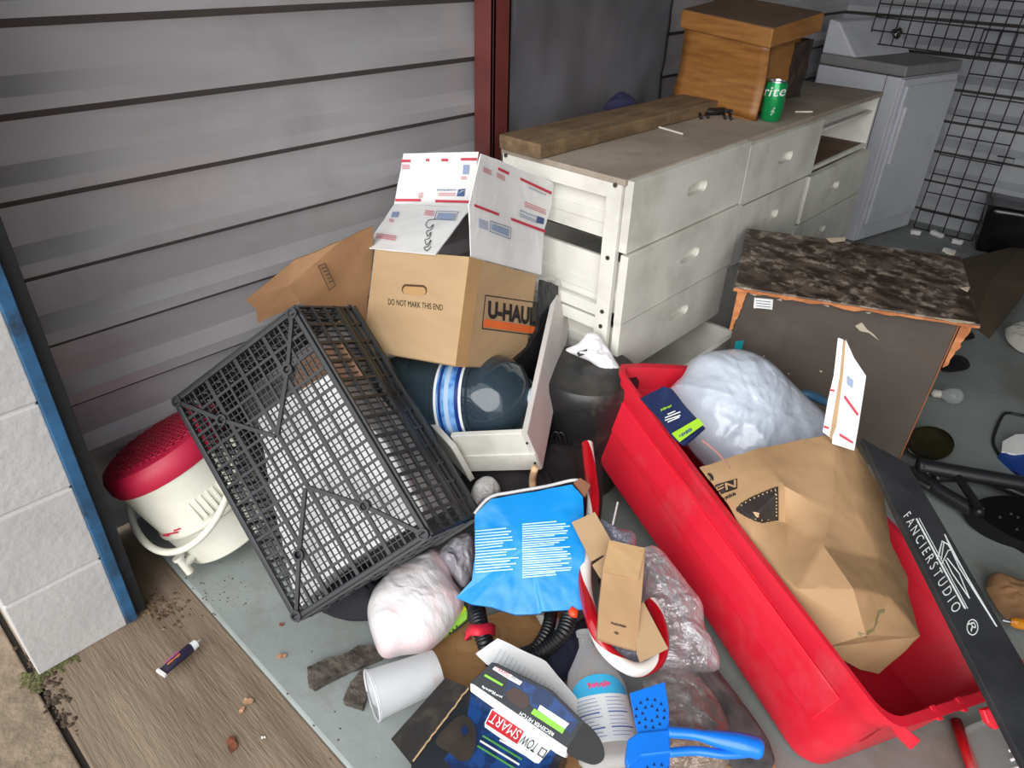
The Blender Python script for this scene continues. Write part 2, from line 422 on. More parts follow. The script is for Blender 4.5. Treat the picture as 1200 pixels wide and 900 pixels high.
def front_plate(mb, X, t, y0, y1, z0, z1, slot, mi=0):
    """drawer front on plane x = X with a recessed slot grip"""
    cy, cz, hw, hh = slot; N = 32; inn = []; out = []
    for k in range(N):
        a = 2*math.pi*(k+.5)/N; c, s = math.cos(a), math.sin(a)
        inn.append((cy+(hw-hh)*(1 if c > 0 else -1)+hh*c, cz+hh*s))
        q = 1/max(abs(c)/1, abs(s)/1, 1e-6); u, v = c*q, s*q
        out.append(((y1 if u > 0 else y0) if abs(u) > .999 else (cy+(u*(y1-cy) if u > 0 else u*(cy-y0))), (z1 if v > 0 else z0) if abs(v) > .999 else (cz+(v*(z1-cz) if v > 0 else v*(cz-z0)))))
    for (yy, zz) in ((y1, z1), (y0, z1), (y0, z0), (y1, z0)):
        i = min(range(N), key=lambda i: (out[i][0]-yy)**2+(out[i][1]-zz)**2); out[i] = (yy, zz)
    b = len(mb.v)
    for X_, ring in ((X, out), (X, inn), (X-.020, inn), (X-t, out)):
        mb.v += [V((X_, a, c)) for a, c in ring]
    for k in range(N):
        j = (k+1) % N
        mb.f.append((b+k, b+j, b+N+j, b+N+k)); mb.f.append((b+N+k, b+N+j, b+2*N+j, b+2*N+k)); mb.f.append((b+k, b+3*N+k, b+3*N+j, b+j)); mb.m += [mi]*3
    mb.f.append(tuple(b+2*N+k for k in range(N))); mb.f.append(tuple(b+3*N+k for k in reversed(range(N)))); mb.m += [mi]*2
def drawer(y0, y1, z0, z1, out, slot, dy=0):
    mb = MB(); X = DX1+.024+out; front_plate(mb, X, .024, y0+.0015, y1-.0015, z0+.0015, z1-.0015, slot)
    f = mb.build('drawer', [M_front], dr)
    b = MB(); xb = DX0+.02+out; xf = DX1+out
    a0, a1 = y0+.022, y1-.022; h0, h1 = z0+.012, z1-.032
    for ya in (a0, a1-.012): b.box(WF, xb, xf, ya, ya+.012, h0, h1)
    b.box(WF, xb, xb+.012, a0, a1, h0, h1); b.box(WF, xb, xf, a0, a1, h0, h0+.006)
    b.box(WF, xb, xf, a0-.004, a0, h0+.045, h0+.075)
    b.build('drawer_box', M_white, f, bevel=.001)
drawer(1.474, 2.089, .678, .868, .002, (1.80, .785, .052, .0165))
drawer(1.470, 2.089, .478, .676, .014, (1.80, .590, .052, .0165))
drawer(1.478, 2.080, .300, .476, .010, (1.80, .400, .052, .0165))
drawer(2.092, 2.640, .665, .855, .002, (2.37, .770, .052, .0165))
drawer(2.092, 2.600, .455, .662, .002, (2.36, .575, .052, .0165))
drawer(2.645, 3.262, .470, .650, .000, (2.92, .560, .052, .0165))
drawer(2.610, 3.262, .270, .467, .000, (2.90, .385, .052, .0165))
# the lowest drawer, pulled out
mb = MB(); q = .26
mb.box(WF, DX0+q, DX1+.11, 1.50, 1.512, .10, .262); mb.box(WF, DX0+q, DX1+.11, 2.06, 2.075, .10, .262)
mb.box(WF, DX1+.11, DX1+.126, 1.478, 2.085, .09, .270); mb.box(WF, DX0+q, DX1+.11, 1.50, 2.06, .10, .107)
mb.build('drawer', M_white, dr, bevel=.001, label='lowest drawer, pulled out and empty')

# ------------------------------------------------------------------ things on the dresser
M_lum = mat('weathered lumber', (124,100,72), .85, col2=(94,74,52), scale=6, bump=.5, bscale=30, stretch=(6,1,6), dirt=(160,134,96), dscale=9, damt=.5)
a, b, c = at(585,157,.91), at(622,176,.91), at(785,113,.91)
fl = Fr(a, c-a, V((0,0,1)).cross(c-a), (0,0,1)); wv = (b-a).dot(-fl.Y) ; wv = max(.10, min(.15, abs(wv)))
mb = MB(); mb.box(fl, 0, 1.02, -wv, 0, -.0385, 0)
densify(mb, 3, .0012, 30).build('lumber_plank', M_lum, bevel=.003, label='weathered brown lumber plank lying along the back of the dresser top', cat='plank')
M_purple = mat('purple cloth', (36,34,66), .9)
bag(tilt(725,122,.90,40), [(705,128),(718,114),(730,110),(745,120),(742,128),(722,132)], .03, .5, 20, 10, 40, seed=3).build('purple_cloth', M_purple, smooth=True, label='crumpled dark purple cloth tucked behind the lumber plank', cat='cloth')

M_oak = mat('honey oak veneer', (154,106,54), .42, col2=(128,82,38), scale=4, stretch=(2,2,14), bump=.06)
M_oakd = mat('dusty dark veneer', (98,78,60), .8, col2=(78,60,46), scale=6)
M_inner = mat('dark inner wood', (50,36,26), .95, col2=(24,18,14), scale=25, bump=1, bscale=40)  # mottled dark brown for the whole splintered side
ot = thing('wooden_chest', (-1.22, 2.49, .87), 'small honey oak chest with a lid, tipped on the dresser top beside a green can', 'chest')
fo = Fr((-1.063, 2.342, .880), (-.9953, .0957, .0), None, (.0957, .9953, -.02))   # x towards the left, z inward
# body: front panel bowed, between the measured corners
TL, TR_, BR_, BL_ = V((-1.375,2.35,1.125)), V((-1.055,2.325,1.10)), V((-1.063,2.342,.872)), V((-1.40,2.372,.893))
inw = V((.03, .24, .01)); G = []; GB = []
for i in range(13):
    t = i/12; bow = .012*math.sin(math.pi*t); r1 = TL.lerp(BL_, t)+V((-.002,.6*bow+.01*(1-abs(2*t-1)),0)); r2 = TR_.lerp(BR_, t)+V((0,.6*bow+.01*(1-abs(2*t-1)),0))
    G.append([r1.lerp(r2, s/10) for s in range(11)])
mb = MB(); mb.grid(G); mb.build('front_panel', M_oak, ot, solid=.012, smooth=True)
mb = MB()
mb.hexa([BL_+V((.01,.03,.012)), BR_+V((-.03,.03,.012)), BR_+inw*.9+V((-.03,0,.012)), BL_+inw*.9+V((.01,0,.012)), TL+V((.01,.015,0)), TR_+V((-.035,.015,0)), TR_+inw+V((-.035,0,0)), TL+inw+V((.01,0,0))])
mb.build('body', M_oak, ot, bevel=.003)
mb = MB(); n = V((0,-.02,.026))
mb.box(Fr(BL_+V((-.006,-.008,-.012)), BR_-BL_, (0,1,0)), 0, (BR_-BL_).length+.006, 0, .03, 0, .012); mb.build('bottom_moulding', M_oak, ot, bevel=.004)
lt = [V((-1.392,2.338,1.118)), V((-1.046,2.305,1.092)), V((-1.016,2.60,1.125)), V((-1.36,2.62,1.15))]
hh = V((.0,-.004,.055)); mb = MB()
mb.hexa([p for p in lt]+[p+hh for p in lt]); 
mb.build('lid', [M_oak], ot, bevel=.004)
mb = MB(); mb.slab([p+hh+V((0,0,.002)) for p in [lt[0].lerp(lt[2],.01), lt[1].lerp(lt[3],.01), lt[2].lerp(lt[0],.01), lt[3].lerp(lt[1],.01)]], (0,0,1), .002)
mb.build('lid_dust_skin', M_oakd, ot)
mb = MB()
mb.hexa([V((-1.105,2.55,.915)), V((-1.065,2.54,.915)), V((-1.05,2.63,.915)), V((-1.105,2.64,.915)), V((-1.105,2.53,1.09)), V((-1.055,2.53,1.09)), V((-1.035,2.60,1.10)), V((-1.10,2.62,1.10))])
densify(mb, 3, .008, 30).build('splintered_side', M_inner, ot)
M_toyr = mat('red plastic bead', (190,30,40), .3)
tb = thing('toy_figure', at(840,130,.872), 'small black toy with a red end lying under the tipped oak chest', 'toy')
mb = MB(); p = [at(x, y, .882) for x, y in ((820,130),(835,131),(850,130),(860,132))]; mb.tube(spline(p,12), .012, 8); 
for x, y in ((822,139),(830,138),(850,139),(857,140)): mb.tube([at(x-2,y-6,.885), at(x,y,.873)], .0045, 6)
mb.build('body', M_dark, tb, smooth=True)
mb = MB(); mb.lathe(at(816,126,.873), (0,0,1), [(0,.004),(.006,.011),(.014,.012),(.022,.005)], 14); mb.build('red_tip', M_toyr, tb, smooth=True)
# soda can
ca = at(902,142,.87); ct = thing('soda_can', ca, 'green soda can with white lettering standing on the dresser beside the oak chest', 'can')
M_can = mat('green can', (14,146,78), .28, .3, spec=.6); M_alu = mat('bare aluminium', (196,198,200), .3, 1)
mb = MB(); mb.lathe(ca, (0,0,1), [(0,.023),(.003,.026),(.010,.033),(.112,.033),(.122,.0285),(.125,.028),(.126,.026),(.121,.025)], 48, mf=lambda i, k: 1 if i < 1 or i > 3 else 0)
mb.build('can_body', [M_can, M_alu], ct, smooth=True, auto=50)
def cyltext(mb, body, base, r, a0, a1, z0, z1, mi=0, lift=.0017, shear=0, bold=0.0):
    uv, fs = textpoly(body, bold); vs_ = []
    for u, v in uv:
        a = a0+(a1-a0)*(u+shear*v); vs_.append(base+V((math.cos(a)*(r+lift), math.sin(a)*(r+lift), z0+(z1-z0)*v+.012*(u))))
    mb.add(vs_, fs, mi)
aim = math.atan2(-ca.y, -ca.x)
mb = MB(); cyltext(mb, 'Sprite', ca, .033, aim-3.0, aim+.95, .064, .104, bold=.005, shear=.05)
for z in (.022, .032): cyltext(mb, 'o', ca, .033, aim-.05, aim+.22, z, z+.008)
mb.build('lettering', M_wprint, ct)
# small stuff on the top
M_stick = mat('white stick', (226,222,212), .6)
for (x0, y0, x1, y1, lb) in ((762,146,800,157,'thin white stick lying on the dresser top in front of the lumber plank'), (932,131,952,131,'thin white stick lying on the dresser top behind the green can')):
    mb = MB(); mb.tube([at(x0,y0,.8735), at(x1,y1,.8735)], .0028, 8); mb.build('paper_stick', M_stick, label=lb, cat='stick')

# ------------------------------------------------------------------ dryer
M_app = mat('appliance enamel', (206,208,216), .4, col2=(198,200,208), scale=3, dirt=(130,130,135), dscale=5, damt=.3)
M_appt = mat('appliance top', (140,138,138), .55, dirt=(104,98,92), dscale=5, damt=.6)
M_seam = mat('seam shadow gap', (60,62,66), .8)
fd = Fr((-1.107, 3.99, 0), (-.9732,.2297,0), (.2297,.9732,0), (0,0,1)); DW, DD, DH = .48, .50, .885; fd.Y = V((.2297,.9732,0))
dy = thing('clothes_dryer', fd.w(.28,.26,0), 'white front-loading dryer standing at the rear end of the dresser', 'dryer')
mb = MB(); mb.box(fd, .012, DW, .0, DD, .0, DH-.055); mb.build('cabinet', M_app, dy, bevel=.006)
mb = MB(); mb.box(fd, -.004, DW, -.004, DD+.004, DH-.05, DH); mb.build('top_panel', M_appt, dy, bevel=.008)
mb = MB(); mb.box(fd, -.006, .012, .0, DD, .01, DH-.06); mb.build('front_panel', M_app, dy, bevel=.004)
mb = MB(); mb.box(fd, -.022, -.006, .02, DD-.02, .10, DH-.09); mb.build('door', M_app, dy, bevel=.006)
mb = MB(); mb.box(fd, -.040, -.022, .03, .048, .42, .70); mb.build('door_handle', mat('handle white', (215,216,218), .4), dy, bevel=.006)
mb = MB(); mb.box(fd, .085, .088, -.0015, .001, 0, DH-.05); mb.build('side_seam', M_seam, dy)
mb = MB(); P = [fd.w(DW-.20,.0,DH), fd.w(DW,.0,DH), fd.w(DW,DD,DH), fd.w(DW-.20,DD,DH), fd.w(DW-.06,.0,DH+.15), fd.w(DW,.0,DH+.16), fd.w(DW,DD,DH+.16), fd.w(DW-.06,DD,DH+.15)]
mb.hexa(P); mb.build('control_console', M_app, dy, bevel=.01)
kn = fd.w(DW-.13, .42, DH+.085); kz = (fd.X*-.74+V((0,0,1))*.67)
mb = MB(); mb.lathe(kn, kz, [(0,.030),(.012,.028),(.02,.016),(.035,.014)], 24); mb.build('timer_knob', M_chrome, dy, smooth=True)

# ------------------------------------------------------------------ wire grids at the back wall
M_wire = mat('dark wire', (38,38,42), .5, .4)
def wiregrid(name, fr, w_, h_, sx, sz, label, r=.0032, n0=0):
    t = thing(name, fr.w(w_/2, 0, 0), label, 'wire grid', 'wire grid panels at the back wall')
    k = int(round(w_/sx)); 
    for i in range(k+1):
        MB().tube([fr.w(i*w_/k,0,0), fr.w(i*w_/k,h_,0)], r, 6).build('upright_wire', M_wire, t)
    k = int(round(h_/sz))
    for i in range(k+1):
        MB().tube([fr.w(0,i*h_/k,r*1.5), fr.w(w_,i*h_/k,r*1.5)], r, 6).build('cross_wire', M_wire, t)
    return t
wiregrid('wire_grid_panel', Fr((-1.42,4.30,.935), (1,0,-.02), (0,.04,1)), 1.30, .55, .058, .058, 'dark wire grid panel on its side behind the dryer, above its top')
g2 = wiregrid('wire_grid_panel', Fr((-.955,4.48,.005), (1,0,0), (0,.06,1)), .304, 1.02, .076, .102, 'tall dark wire grid panel standing on the floor against the back wall, beside the dryer')
mb = MB(); fh = Fr((-.665,4.48,.43), (1,0,0), (0,.06,1))
mb.tube([fh.w(-.02,.0), fh.w(.06,.0), fh.w(.06,.03), fh.w(-.02,.03)], .004, 6); mb.build('hook', M_wire, g2)

# ------------------------------------------------------------------ rear floor clutter
M_bin = mat('shiny black plastic', (14,14,15), .25)
fb = tilt(1175,300,.0,0); o_ = at(1142,300,0)
mb = MB(); A_, B_ = at(1138,292,.01), at(1215,306,.01); fr = Fr(A_, B_-A_, V((0,0,1)).cross(B_-A_), (0,0,1))
mb.hexa([fr.w(.02,0,0), fr.w(.36,0,0), fr.w(.36,.26,0), fr.w(.02,.26,0), fr.w(0,-.02,.24), fr.w(.38,-.02,.24), fr.w(.38,.28,.24), fr.w(0,.28,.24)])
fr2 = fr
densify(mb, 3, .008, 10).build('plastic_tub', M_bin, smooth=True, label='black plastic tub on the floor against the back wall', cat='tub')
mb = bag(tilt(1170,285,.1,60), [(1152,282),(1160,272),(1178,275),(1195,290),(1180,297),(1160,296)], .03, .7, 18, 12, 50, seed=9)
M_brown = mat('brown canvas', (92,78,62), .9, col2=(80,68,54), scale=3, bump=.3)
fl2 = WF
vs_ = [(1122,305,.03),(1150,298,.05),(1205,285,.06),(1210,330,.04),(1178,372,.02),(1160,395,.01),(1142,380,.01),(1128,340,.02)]
relief(WF, vs_+[(1160,330,.09)], [(8,i,(i+1) % 8) if False else (8,(i+1) % 8,i) for i in range(8)], .008).build('canvas_sheet', M_brown, label='flat brown canvas sheet lying behind the marble-topped cabinet', cat='cloth')
M_rock = mat('crumpled pale paper', (170,168,160), .8)
bag(tilt(1192,400,.03,20), [(1178,385),(1195,378),(1215,385),(1215,412),(1195,412),(1180,398)], .05, .5, 16, 12, 50, seed=4).build('crumpled_paper', M_rock, smooth=True, label='crumpled pale paper at the right, beyond the light bulb', cat='paper')
for k, (x, y, L, a_, lb) in enumerate(((1073,272,.05,.5,'nearest the dryer foot'), (1098,274,.075,-.5,'long foam piece'), (1122,283,.05,-.1,'lying right of the long piece'), (1108,262,.05,.2,'round white lump at the foot of the wire grid'), (1112,294,.06,-.4,'just behind the cabinet corner'))):
    p = at(x, y, .012); d = V((math.cos(a_),math.sin(a_),0)); mb = MB(); fr = Fr(p, d, (-d.y,d.x,0))
    mb.box(fr, -L/2, L/2, -.014, .014, -.012, .01)
    densify(mb, 2, .005, 60, seed=k).build('foam_scrap', M_wpaper, bevel=.004, label='white foam scrap, rear floor, '+lb, cat='foam scrap', group='white foam scraps on the rear floor')
pt = [at(x,y,.004) for x, y in ((1120,296),(1142,297),(1130,304),(1118,302))]
MB().slab(pt, (0,0,1), .003).build('paper_scrap', mat('grey paper',(150,150,150),.7), label='flat grey paper scrap behind the right corner of the marble cabinet', cat='paper')
# light bulb
bp_ = at(1118,464,.03); t = thing('light_bulb', bp_-V((0,0,.03)), 'clear frosted light bulb lying on the floor right of the marble-topped cabinet', 'light bulb')
ax = (at(1095,461,.03)-bp_).normalized(); M_glassb = film('bulb glass', (190,192,188), .55, .1)
mb = MB(); mb.lathe(bp_-ax*.03, ax, [(0,.002),(.006,.018),(.018,.028),(.032,.030),(.05,.026),(.066,.016),(.075,.013)], 28); mb.build('glass_envelope', M_glassb, t, smooth=True)
mb = MB(); mb.lathe(bp_+ax*.045, ax, [(i*.003, .0135+(.0012 if i % 2 else 0)) for i in range(9)]+[(.030,.005)], 24); mb.build('screw_base', mat('cream cap',(200,196,184),.5), t, smooth=True)
for (pts, lb) in (([(1108,388),(1122,386),(1138,390),(1142,396),(1128,399),(1110,398)], 'small black fabric scrap just below the front right corner of the marble top'), ([(1100,420),(1112,417),(1128,419),(1137,427),(1130,434),(1104,435)], 'black fabric scrap on the floor above the light bulb')):
    bag(tilt(pts[2][0],pts[2][1]+8,.012,0), pts, .02, .4, 20, 8, 36, seed=len(lb)).build('fabric_scrap', M_dark, smooth=True, label=lb, cat='fabric scrap')
# oval olive pan
M_olive = mat('dark olive lacquer', (44,40,22), .25, col2=(26,24,14), scale=9)
po = at(1088,520,.05); n_ = V((.45,-.25,.86)).normalized()
mb = MB(); mb.lathe(po-n_*.02, n_, [(0,.07),(.02,.088),(.026,.092),(.03,.088),(.012,.068),(.008,.02),(.008,.002)], 44, flat=.62, X=V((.5,.86,0))); mb.build('oval_dish', M_olive, smooth=True, label='dark olive oval dish on the floor beside the foot of the marble-topped cabinet', cat='dish')
# cable + blue item
M_cable = mat('black cable', (24,24,26), .45)
pth = [at(x,y,.006) for x, y in ((1215,488),(1198,487),(1180,484),(1172,492),(1164,515),(1170,532),(1185,548),(1200,562),(1218,575))]
MB().tube(spline(pth,60), .005, 8).build('power_cable', M_cable, smooth=True, label='thin black cable looping round the blue package at the right edge', cat='cable')
t = thing('blue_package', at(1195,545,0), 'blue packet with a torn white top at the right edge, inside the cable loop', 'packet')
pf = tilt(1195,540,.02,5); mb = MB(); mb.slab([pf.p(x,y) for x, y in ((1172,531),(1215,529),(1215,575),(1200,560))], pf.Z, .02); mb.build('packet', mat('deep blue card',(20,60,140),.5), t)
mb = relief(pf, [(1175,517,.0),(1190,509,.01),(1215,508,.0),(1215,529,0),(1190,532,.01),(1174,529,0)], [(0,1,4,5),(1,2,3,4)][::1], .006); mb.f = [tuple(reversed(f)) for f in mb.f]; mb.build('torn_top', M_wpaper, t)
mb = MB(); mb.slab([pf.p(x,y,.002) for x, y in ((1178,527),(1186,522),(1196,524),(1194,530),(1180,531))], pf.Z, .004); mb.build('brown_tear', mat('torn brown',(96,60,44),.8), t)
# tripod
tp = thing('light_stand', at(1130,575,0), 'black folding light stand lying on the floor right of the black case', 'stand')
def tb_(pts, z, r, nm, n=20, mt=M_black): MB().tube(spline([at(x,y,zz) for (x,y), zz in zip(pts, z if isinstance(z,(list,tuple)) else [z]*len(pts))], n), r, 12).build(nm, mt, tp, smooth=True)
tb_([(1075,545),(1130,555),(1205,568)], .075, .022, 'leg'); tb_([(1095,560),(1150,562),(1210,585)], .05, .013, 'leg'); tb_([(1068,552),(1100,575),(1150,604)], .045, .020, 'leg')
tb_([(1120,556),(1140,585),(1148,602)], .07, .012, 'brace'); tb_([(1062,548),(1072,562),(1090,572)], .06, .012, 'foot')
mb = MB()
for x, y in ((1079,543),(1083,548),(1087,555)): mb.lathe(at(x,y,.09), (0,0,1), [(0,.0035),(.003,.003)], 10)
build_each(mb, 'rivet', M_alu, tp)
mo = thing('studio_lamp_head', at(1180,605,0), 'glossy black plastic housing with silver screws at the right edge, beside the light stand', 'housing')
mfr = tilt(1180,605,.06,20)
mb = MB(); mb.slab([mfr.p(x,y) for x, y in spline([V((x,y,0)) for x, y in ((1138,590),(1160,581),(1200,580),(1222,590),(1222,650),(1198,636),(1178,627),(1150,608),(1138,590))], 40) for x, y in [(x, y)]] if False else [mfr.p(q.x,q.y) for q in spline([V((x,y,0)) for x, y in ((1138,590),(1160,581),(1200,580),(1222,590),(1222,650),(1198,636),(1178,627),(1150,608),(1138,592))], 40)], mfr.Z, .055)
mb.build('housing', M_bin, mo, bevel=.006)
mb = MB()
for x, y in ((1152,596),(1172,606),(1193,606),(1192,620),(1185,602)): mb.lathe(mfr.p(x,y,.001), mfr.Z, [(0,.004),(.003,.003)], 10)
build_each(mb, 'screw', M_alu, mo)

# ------------------------------------------------------------------ marble-topped cabinet
M_marble = mat('dark marble laminate', (50,40,34), .4, col2=(98,86,76), scale=17, stretch=(1,2.0,1), dirt=(200,186,170), dscale=26, damt=.7, sharp=(.42,.66), detail=12)
M_cab = mat('dark brown panel', (84,75,68), .6, col2=(74,66,60), scale=4, dirt=(110,102,94), dscale=5, damt=.4)
M_raw = mat('raw orange wood', (198,130,82), .8, col2=(170,104,62), scale=20, bump=.6, bscale=40, sharp=(.45,.55))
E3 = [R_(5.8), R_(-.2), R_(23.3)]
cm = Matrix.Rotation(E3[2],3,'Z') @ Matrix.Rotation(E3[1],3,'Y') @ Matrix.Rotation(E3[0],3,'X')
cw, cdp, chh = .622, .395, .55
TL_ = V((-.7745, 1.784, .548))        # front left corner of the top
cfr = Fr(TL_, cm @ V((1,0,0)), None, cm @ V((0,0,1)))
cb = thing('side_cabinet', (cfr.w(.31,.2,-.5).x, cfr.w(.31,.2,0).y, 0), 'battered dark brown cabinet with a marbled top and chipped orange wood edges', 'cabinet')
mb = MB(); mb.box(cfr, 0, cw, 0, cdp, -.014, 0); mb.build('top_panel', M_marble, cb, bevel=.003)
mb = MB(); k = 60; P = []
for i in range(k+1):
    u = i/k*(cw-.002); dz = .006+.010*max(0, fbm(V((u*18,3,1)))+.35)*(1 if u < .42 else .25); P.append((u, dz))
for (u, d1), (u2, d2) in zip(P, P[1:]): mb.add([cfr.w(u,-.0015,-.004), cfr.w(u2,-.0015,-.004), cfr.w(u2,-.0015,-.004-d2), cfr.w(u,-.0015,-.004-d1)], [(0,1,2,3)])
mb.build('chipped_edge', M_raw, cb, solid=.003)
# chips on the top's rim
mb = MB()
for pts in ([(968,279),(992,278),(990,282),(974,284)], [(1125,337),(1137,336),(1134,342)], [(1095,372),(1118,374),(1143,378),(1120,378)], [(1105,294),(1120,296),(1118,299)]):
    mb.slab([cfr.p(x,y,.0012) for x, y in pts], cfr.Z, .001)
build_each(mb, 'chip', mat('chip pale',(206,188,164),.8), cb)
body_h = .57
mb = MB(); mb.box(cfr, .022, cw-.045, .018, .030, -body_h, -.014); mb.build('front_panel', M_cab, cb, bevel=.002)
mb = MB(); mb.box(cfr, .022, .036, .030, cdp-.02, -body_h, -.014); mb.box(cfr, cw-.059, cw-.045, .030, cdp-.02, -body_h, -.014); mb.box(cfr, .022, cw-.045, cdp-.03, cdp-.02, -body_h, -.014); mb.build('side_panel', M_cab, cb)
mb = MB()
for (u0, sg) in ((.012, 1), (cw-.040, 1)):
    rows = []
    for i in range(16):
        t_ = i/15; z = -.014-t_*.14; wd = (.022*(1-t_)**.7+.004+.006*fbm(V((t_*9,u0*7,2))))*(1 if t_ < .98 else .2)
        rows.append((z, wd))
    for (z, wd), (z2, wd2) in zip(rows, rows[1:]): mb.add([cfr.w(u0,.014,z), cfr.w(u0+wd,.012,z), cfr.w(u0+wd2,.012,z2), cfr.w(u0,.014,z2)], [(0,1,2,3)])
build_each(mb, 'torn_veneer', M_raw, cb, solid=.006)
mb = MB(); mb.box(cfr, cw-.0455, cw-.042, .016, .03, -body_h, -.014); mb.build('raw_edge', mat('raw dark edge',(150,92,62),.8), cb)
ff = Fr(cfr.w(0,.0175,0), cfr.X, cfr.Z, -cfr.Y)
def fpatch(pts, mt, nm, lift=.001): mb = MB(); mb.slab([ff.p(x,y,lift) for x, y in pts], ff.Z, .0008); return mb.build(nm, mt, cb)
fpatch([(884,349),(906,351),(905,363),(883,361)], M_wpaper, 'paper_label')
mb = MB()
for y in (352,355,358,361): mb.slab([ff.p(x,yy,.0014) for x, yy in ((886,y),(903,y+1.6),(903,y+2.2),(886,y+.6))], ff.Z, .0003)
mb.build('label_print', M_ink, cb)
fpatch([(862,400),(872,399),(869,410),(860,410)], mat('teal tape',(20,150,160),.5), 'teal_tape')
mb = MB()
for pts in ([(1002,382),(1010,378),(1016,386),(1024,392),(1030,399),(1018,390),(1008,388)], [(878,344),(888,345),(885,347)], [(910,351),(916,350),(916,353)], [(964,357),(972,358),(971,360)], [(1014,366),(1022,366),(1018,368)], [(1095,369),(1108,370),(1104,374),(1090,372)], [(960,434),(964,435),(962,437)], [(923,437),(926,438),(924,439)], [(894,417),(896,417),(896,419)]):
    mb.slab([ff.p(x,y,.001) for x, y in pts], ff.Z, .0008)
build_each(mb, 'paint_chip', mat('scuff pale',(190,180,160),.8), cb)

# ------------------------------------------------------------------ water cooler jug with red lid
M_cool = mat('ivory plastic', (216,214,200), .42, dirt=(170,164,146), dscale=6, damt=.35)
M_lid = mat('raspberry plastic', (176,24,58), .5, dirt=(150,60,70), dscale=8, damt=.4)
axd = V((-.42,-.28,1)).normalized(); cb0 = V((-1.395,.50,.035))
ck = thing('drink_cooler', (cb0.x, cb0.y, 0), 'round ivory drink cooler with a raspberry red lid leaning beside the door rail', 'cooler')
cb0 = V((-1.425,.52,.045))
prof = [(0,.105),(.004,.118),(.10,.134),(.103,.139),(.109,.139),(.112,.134),(.205,.146),(.218,.150)]
mb = MB(); mb.lathe(cb0, axd, [(0,.112),(.006,.120),(.10,.1315),(.104,.137),(.110,.137),(.113,.1325),(.24,.146),(.25,.150)], 64); mb.build('body', M_cool, ck, smooth=True, auto=35)
X0 = V((.75,-.66,0)); X0 = (X0-axd*X0.dot(axd)).normalized(); Y0 = axd.cross(X0)
mb = MB(); mb.lathe(cb0+axd*.25, axd, [(0,.152),(.012,.157),(.040,.156),(.055,.148),(.060,.138),(.060,.001)], 64); mb.build('lid', M_lid, ck, smooth=True, auto=35)
mb = MB(); lc = cb0+axd*.3105
for k in range(-7, 8):
    s = k*.0165; L = math.sqrt(max(0,.132**2-s*s))
    for A1, B1 in ((X0, Y0), (Y0, X0)):
        f2 = Fr(lc, A1, None, axd); sgn = 1
        mb.box(Fr(lc+B1*s, A1, None, axd), -L, L, -.0022, .0022, 0, .0022)
mb.build('lid_grip_ribs', M_lid, ck)
# ribs band on the body
mb = MB()
for a_ in [R_(18+i*6.5) for i in range(9)]:
    d = X0*math.cos(a_)+Y0*math.sin(a_); tt = X0*-math.sin(a_)+Y0*math.cos(a_)
    P0 = cb0+axd*.125+d*.134; mb.box(Fr(P0, tt, None, d), -.0035, .0035, 0, .055, -.002, .007)
d = X0; 
build_each(mb, 'grip_rib', M_cool, ck, bevel=.001)
# bail handle
pts = []
for i in range(41):
    a_ = math.pi*i/40; th = a_
    side = math.cos(a_); drop = math.sin(a_)
    q = cb0+axd*(.222-.120*drop)+Y0*(.158*side)+X0*(.185*drop if drop > 0 else 0)
    r_ = math.sqrt(.158**2*(side*side)+(.18*drop)**2)
    pts.append(q)
mb = MB(); mb.tube(pts, .0085, 10); mb.build('bail_handle', M_cool, ck, smooth=True)
mb = MB()
for sg in (1,-1): mb.lathe(cb0+axd*.222+Y0*(.140*sg), Y0*sg, [(0,.018),(.026,.016)], 20)
build_each(mb, 'handle_boss', M_cool, ck, smooth=True, auto=40)
sp = (X0*math.cos(R_(-28))+Y0*math.sin(R_(-28)))
mb = MB(); mb.tube([cb0+axd*.035+sp*.12, cb0+axd*.035+sp*.150], .011, 14); mb.tube([cb0+axd*.055+sp*.150, cb0+axd*.01+sp*.152], .010, 14); mb.lathe(cb0+axd*.055+sp*.150, axd, [(0,.014),(.008,.014)], 16); mb.build('spigot', M_cool, ck, smooth=True, auto=40)
mb = MB()
for a_, z0_, L_ in ((-30,.118,.028), (-20,.122,.05), (-9,.128,.02)):
    d = X0*math.cos(R_(a_))+Y0*math.sin(R_(a_)); tt = Y0*math.cos(R_(a_))-X0*math.sin(R_(a_))
    mb.box(Fr(cb0+axd*z0_+d*.1355, tt, None, d), -L_/2, L_/2, 0, .0035, -.001, .001)
mb.build('red_print', M_red, ck)

# ------------------------------------------------------------------ black crate
km = [V((.5064,.6211,.5982)), V((-.7825,.0396,.6214)), V((.3623,-.7827,.5061))]
sc = (1.37-.135)/(1.37-.03); B0 = CAM+(V((-1.072,.474,.03))-CAM)*sc
kf = Fr(B0, km[0], None, km[2]); KW, KL, KH = .3927*sc, .6034*sc, .255
kt = thing('plastic_crate', (kf.w(KW/2,KL/2,-.1).x, kf.w(KW/2,KL/2,-.1).y, 0), 'large black plastic lattice crate tipped on its side with its bottom facing out', 'crate')
mb = MB(); nx, ny = 24, 36; mg = .012
for i in range(1, nx):
    x = mg+(KW-2*mg)*i/nx; wd = .0045 if i % 6 == 0 else .0027 if i % 3 == 0 else .0010; mb.box(kf, x-wd/1, x+wd/1, mg, KL-mg, -.006, 0 if i % 3 == 0 else -.002)
for j in range(1, ny):
    y = mg+(KL-2*mg)*j/ny; wd = .0030 if j % 3 == 0 else .0010; mb.box(kf, mg, KW-mg, y-wd, y+wd, -.0065, -.0005 if j % 3 == 0 else -.0025)
mb.build('bottom_lattice', M_crate, kt)
mb = MB()
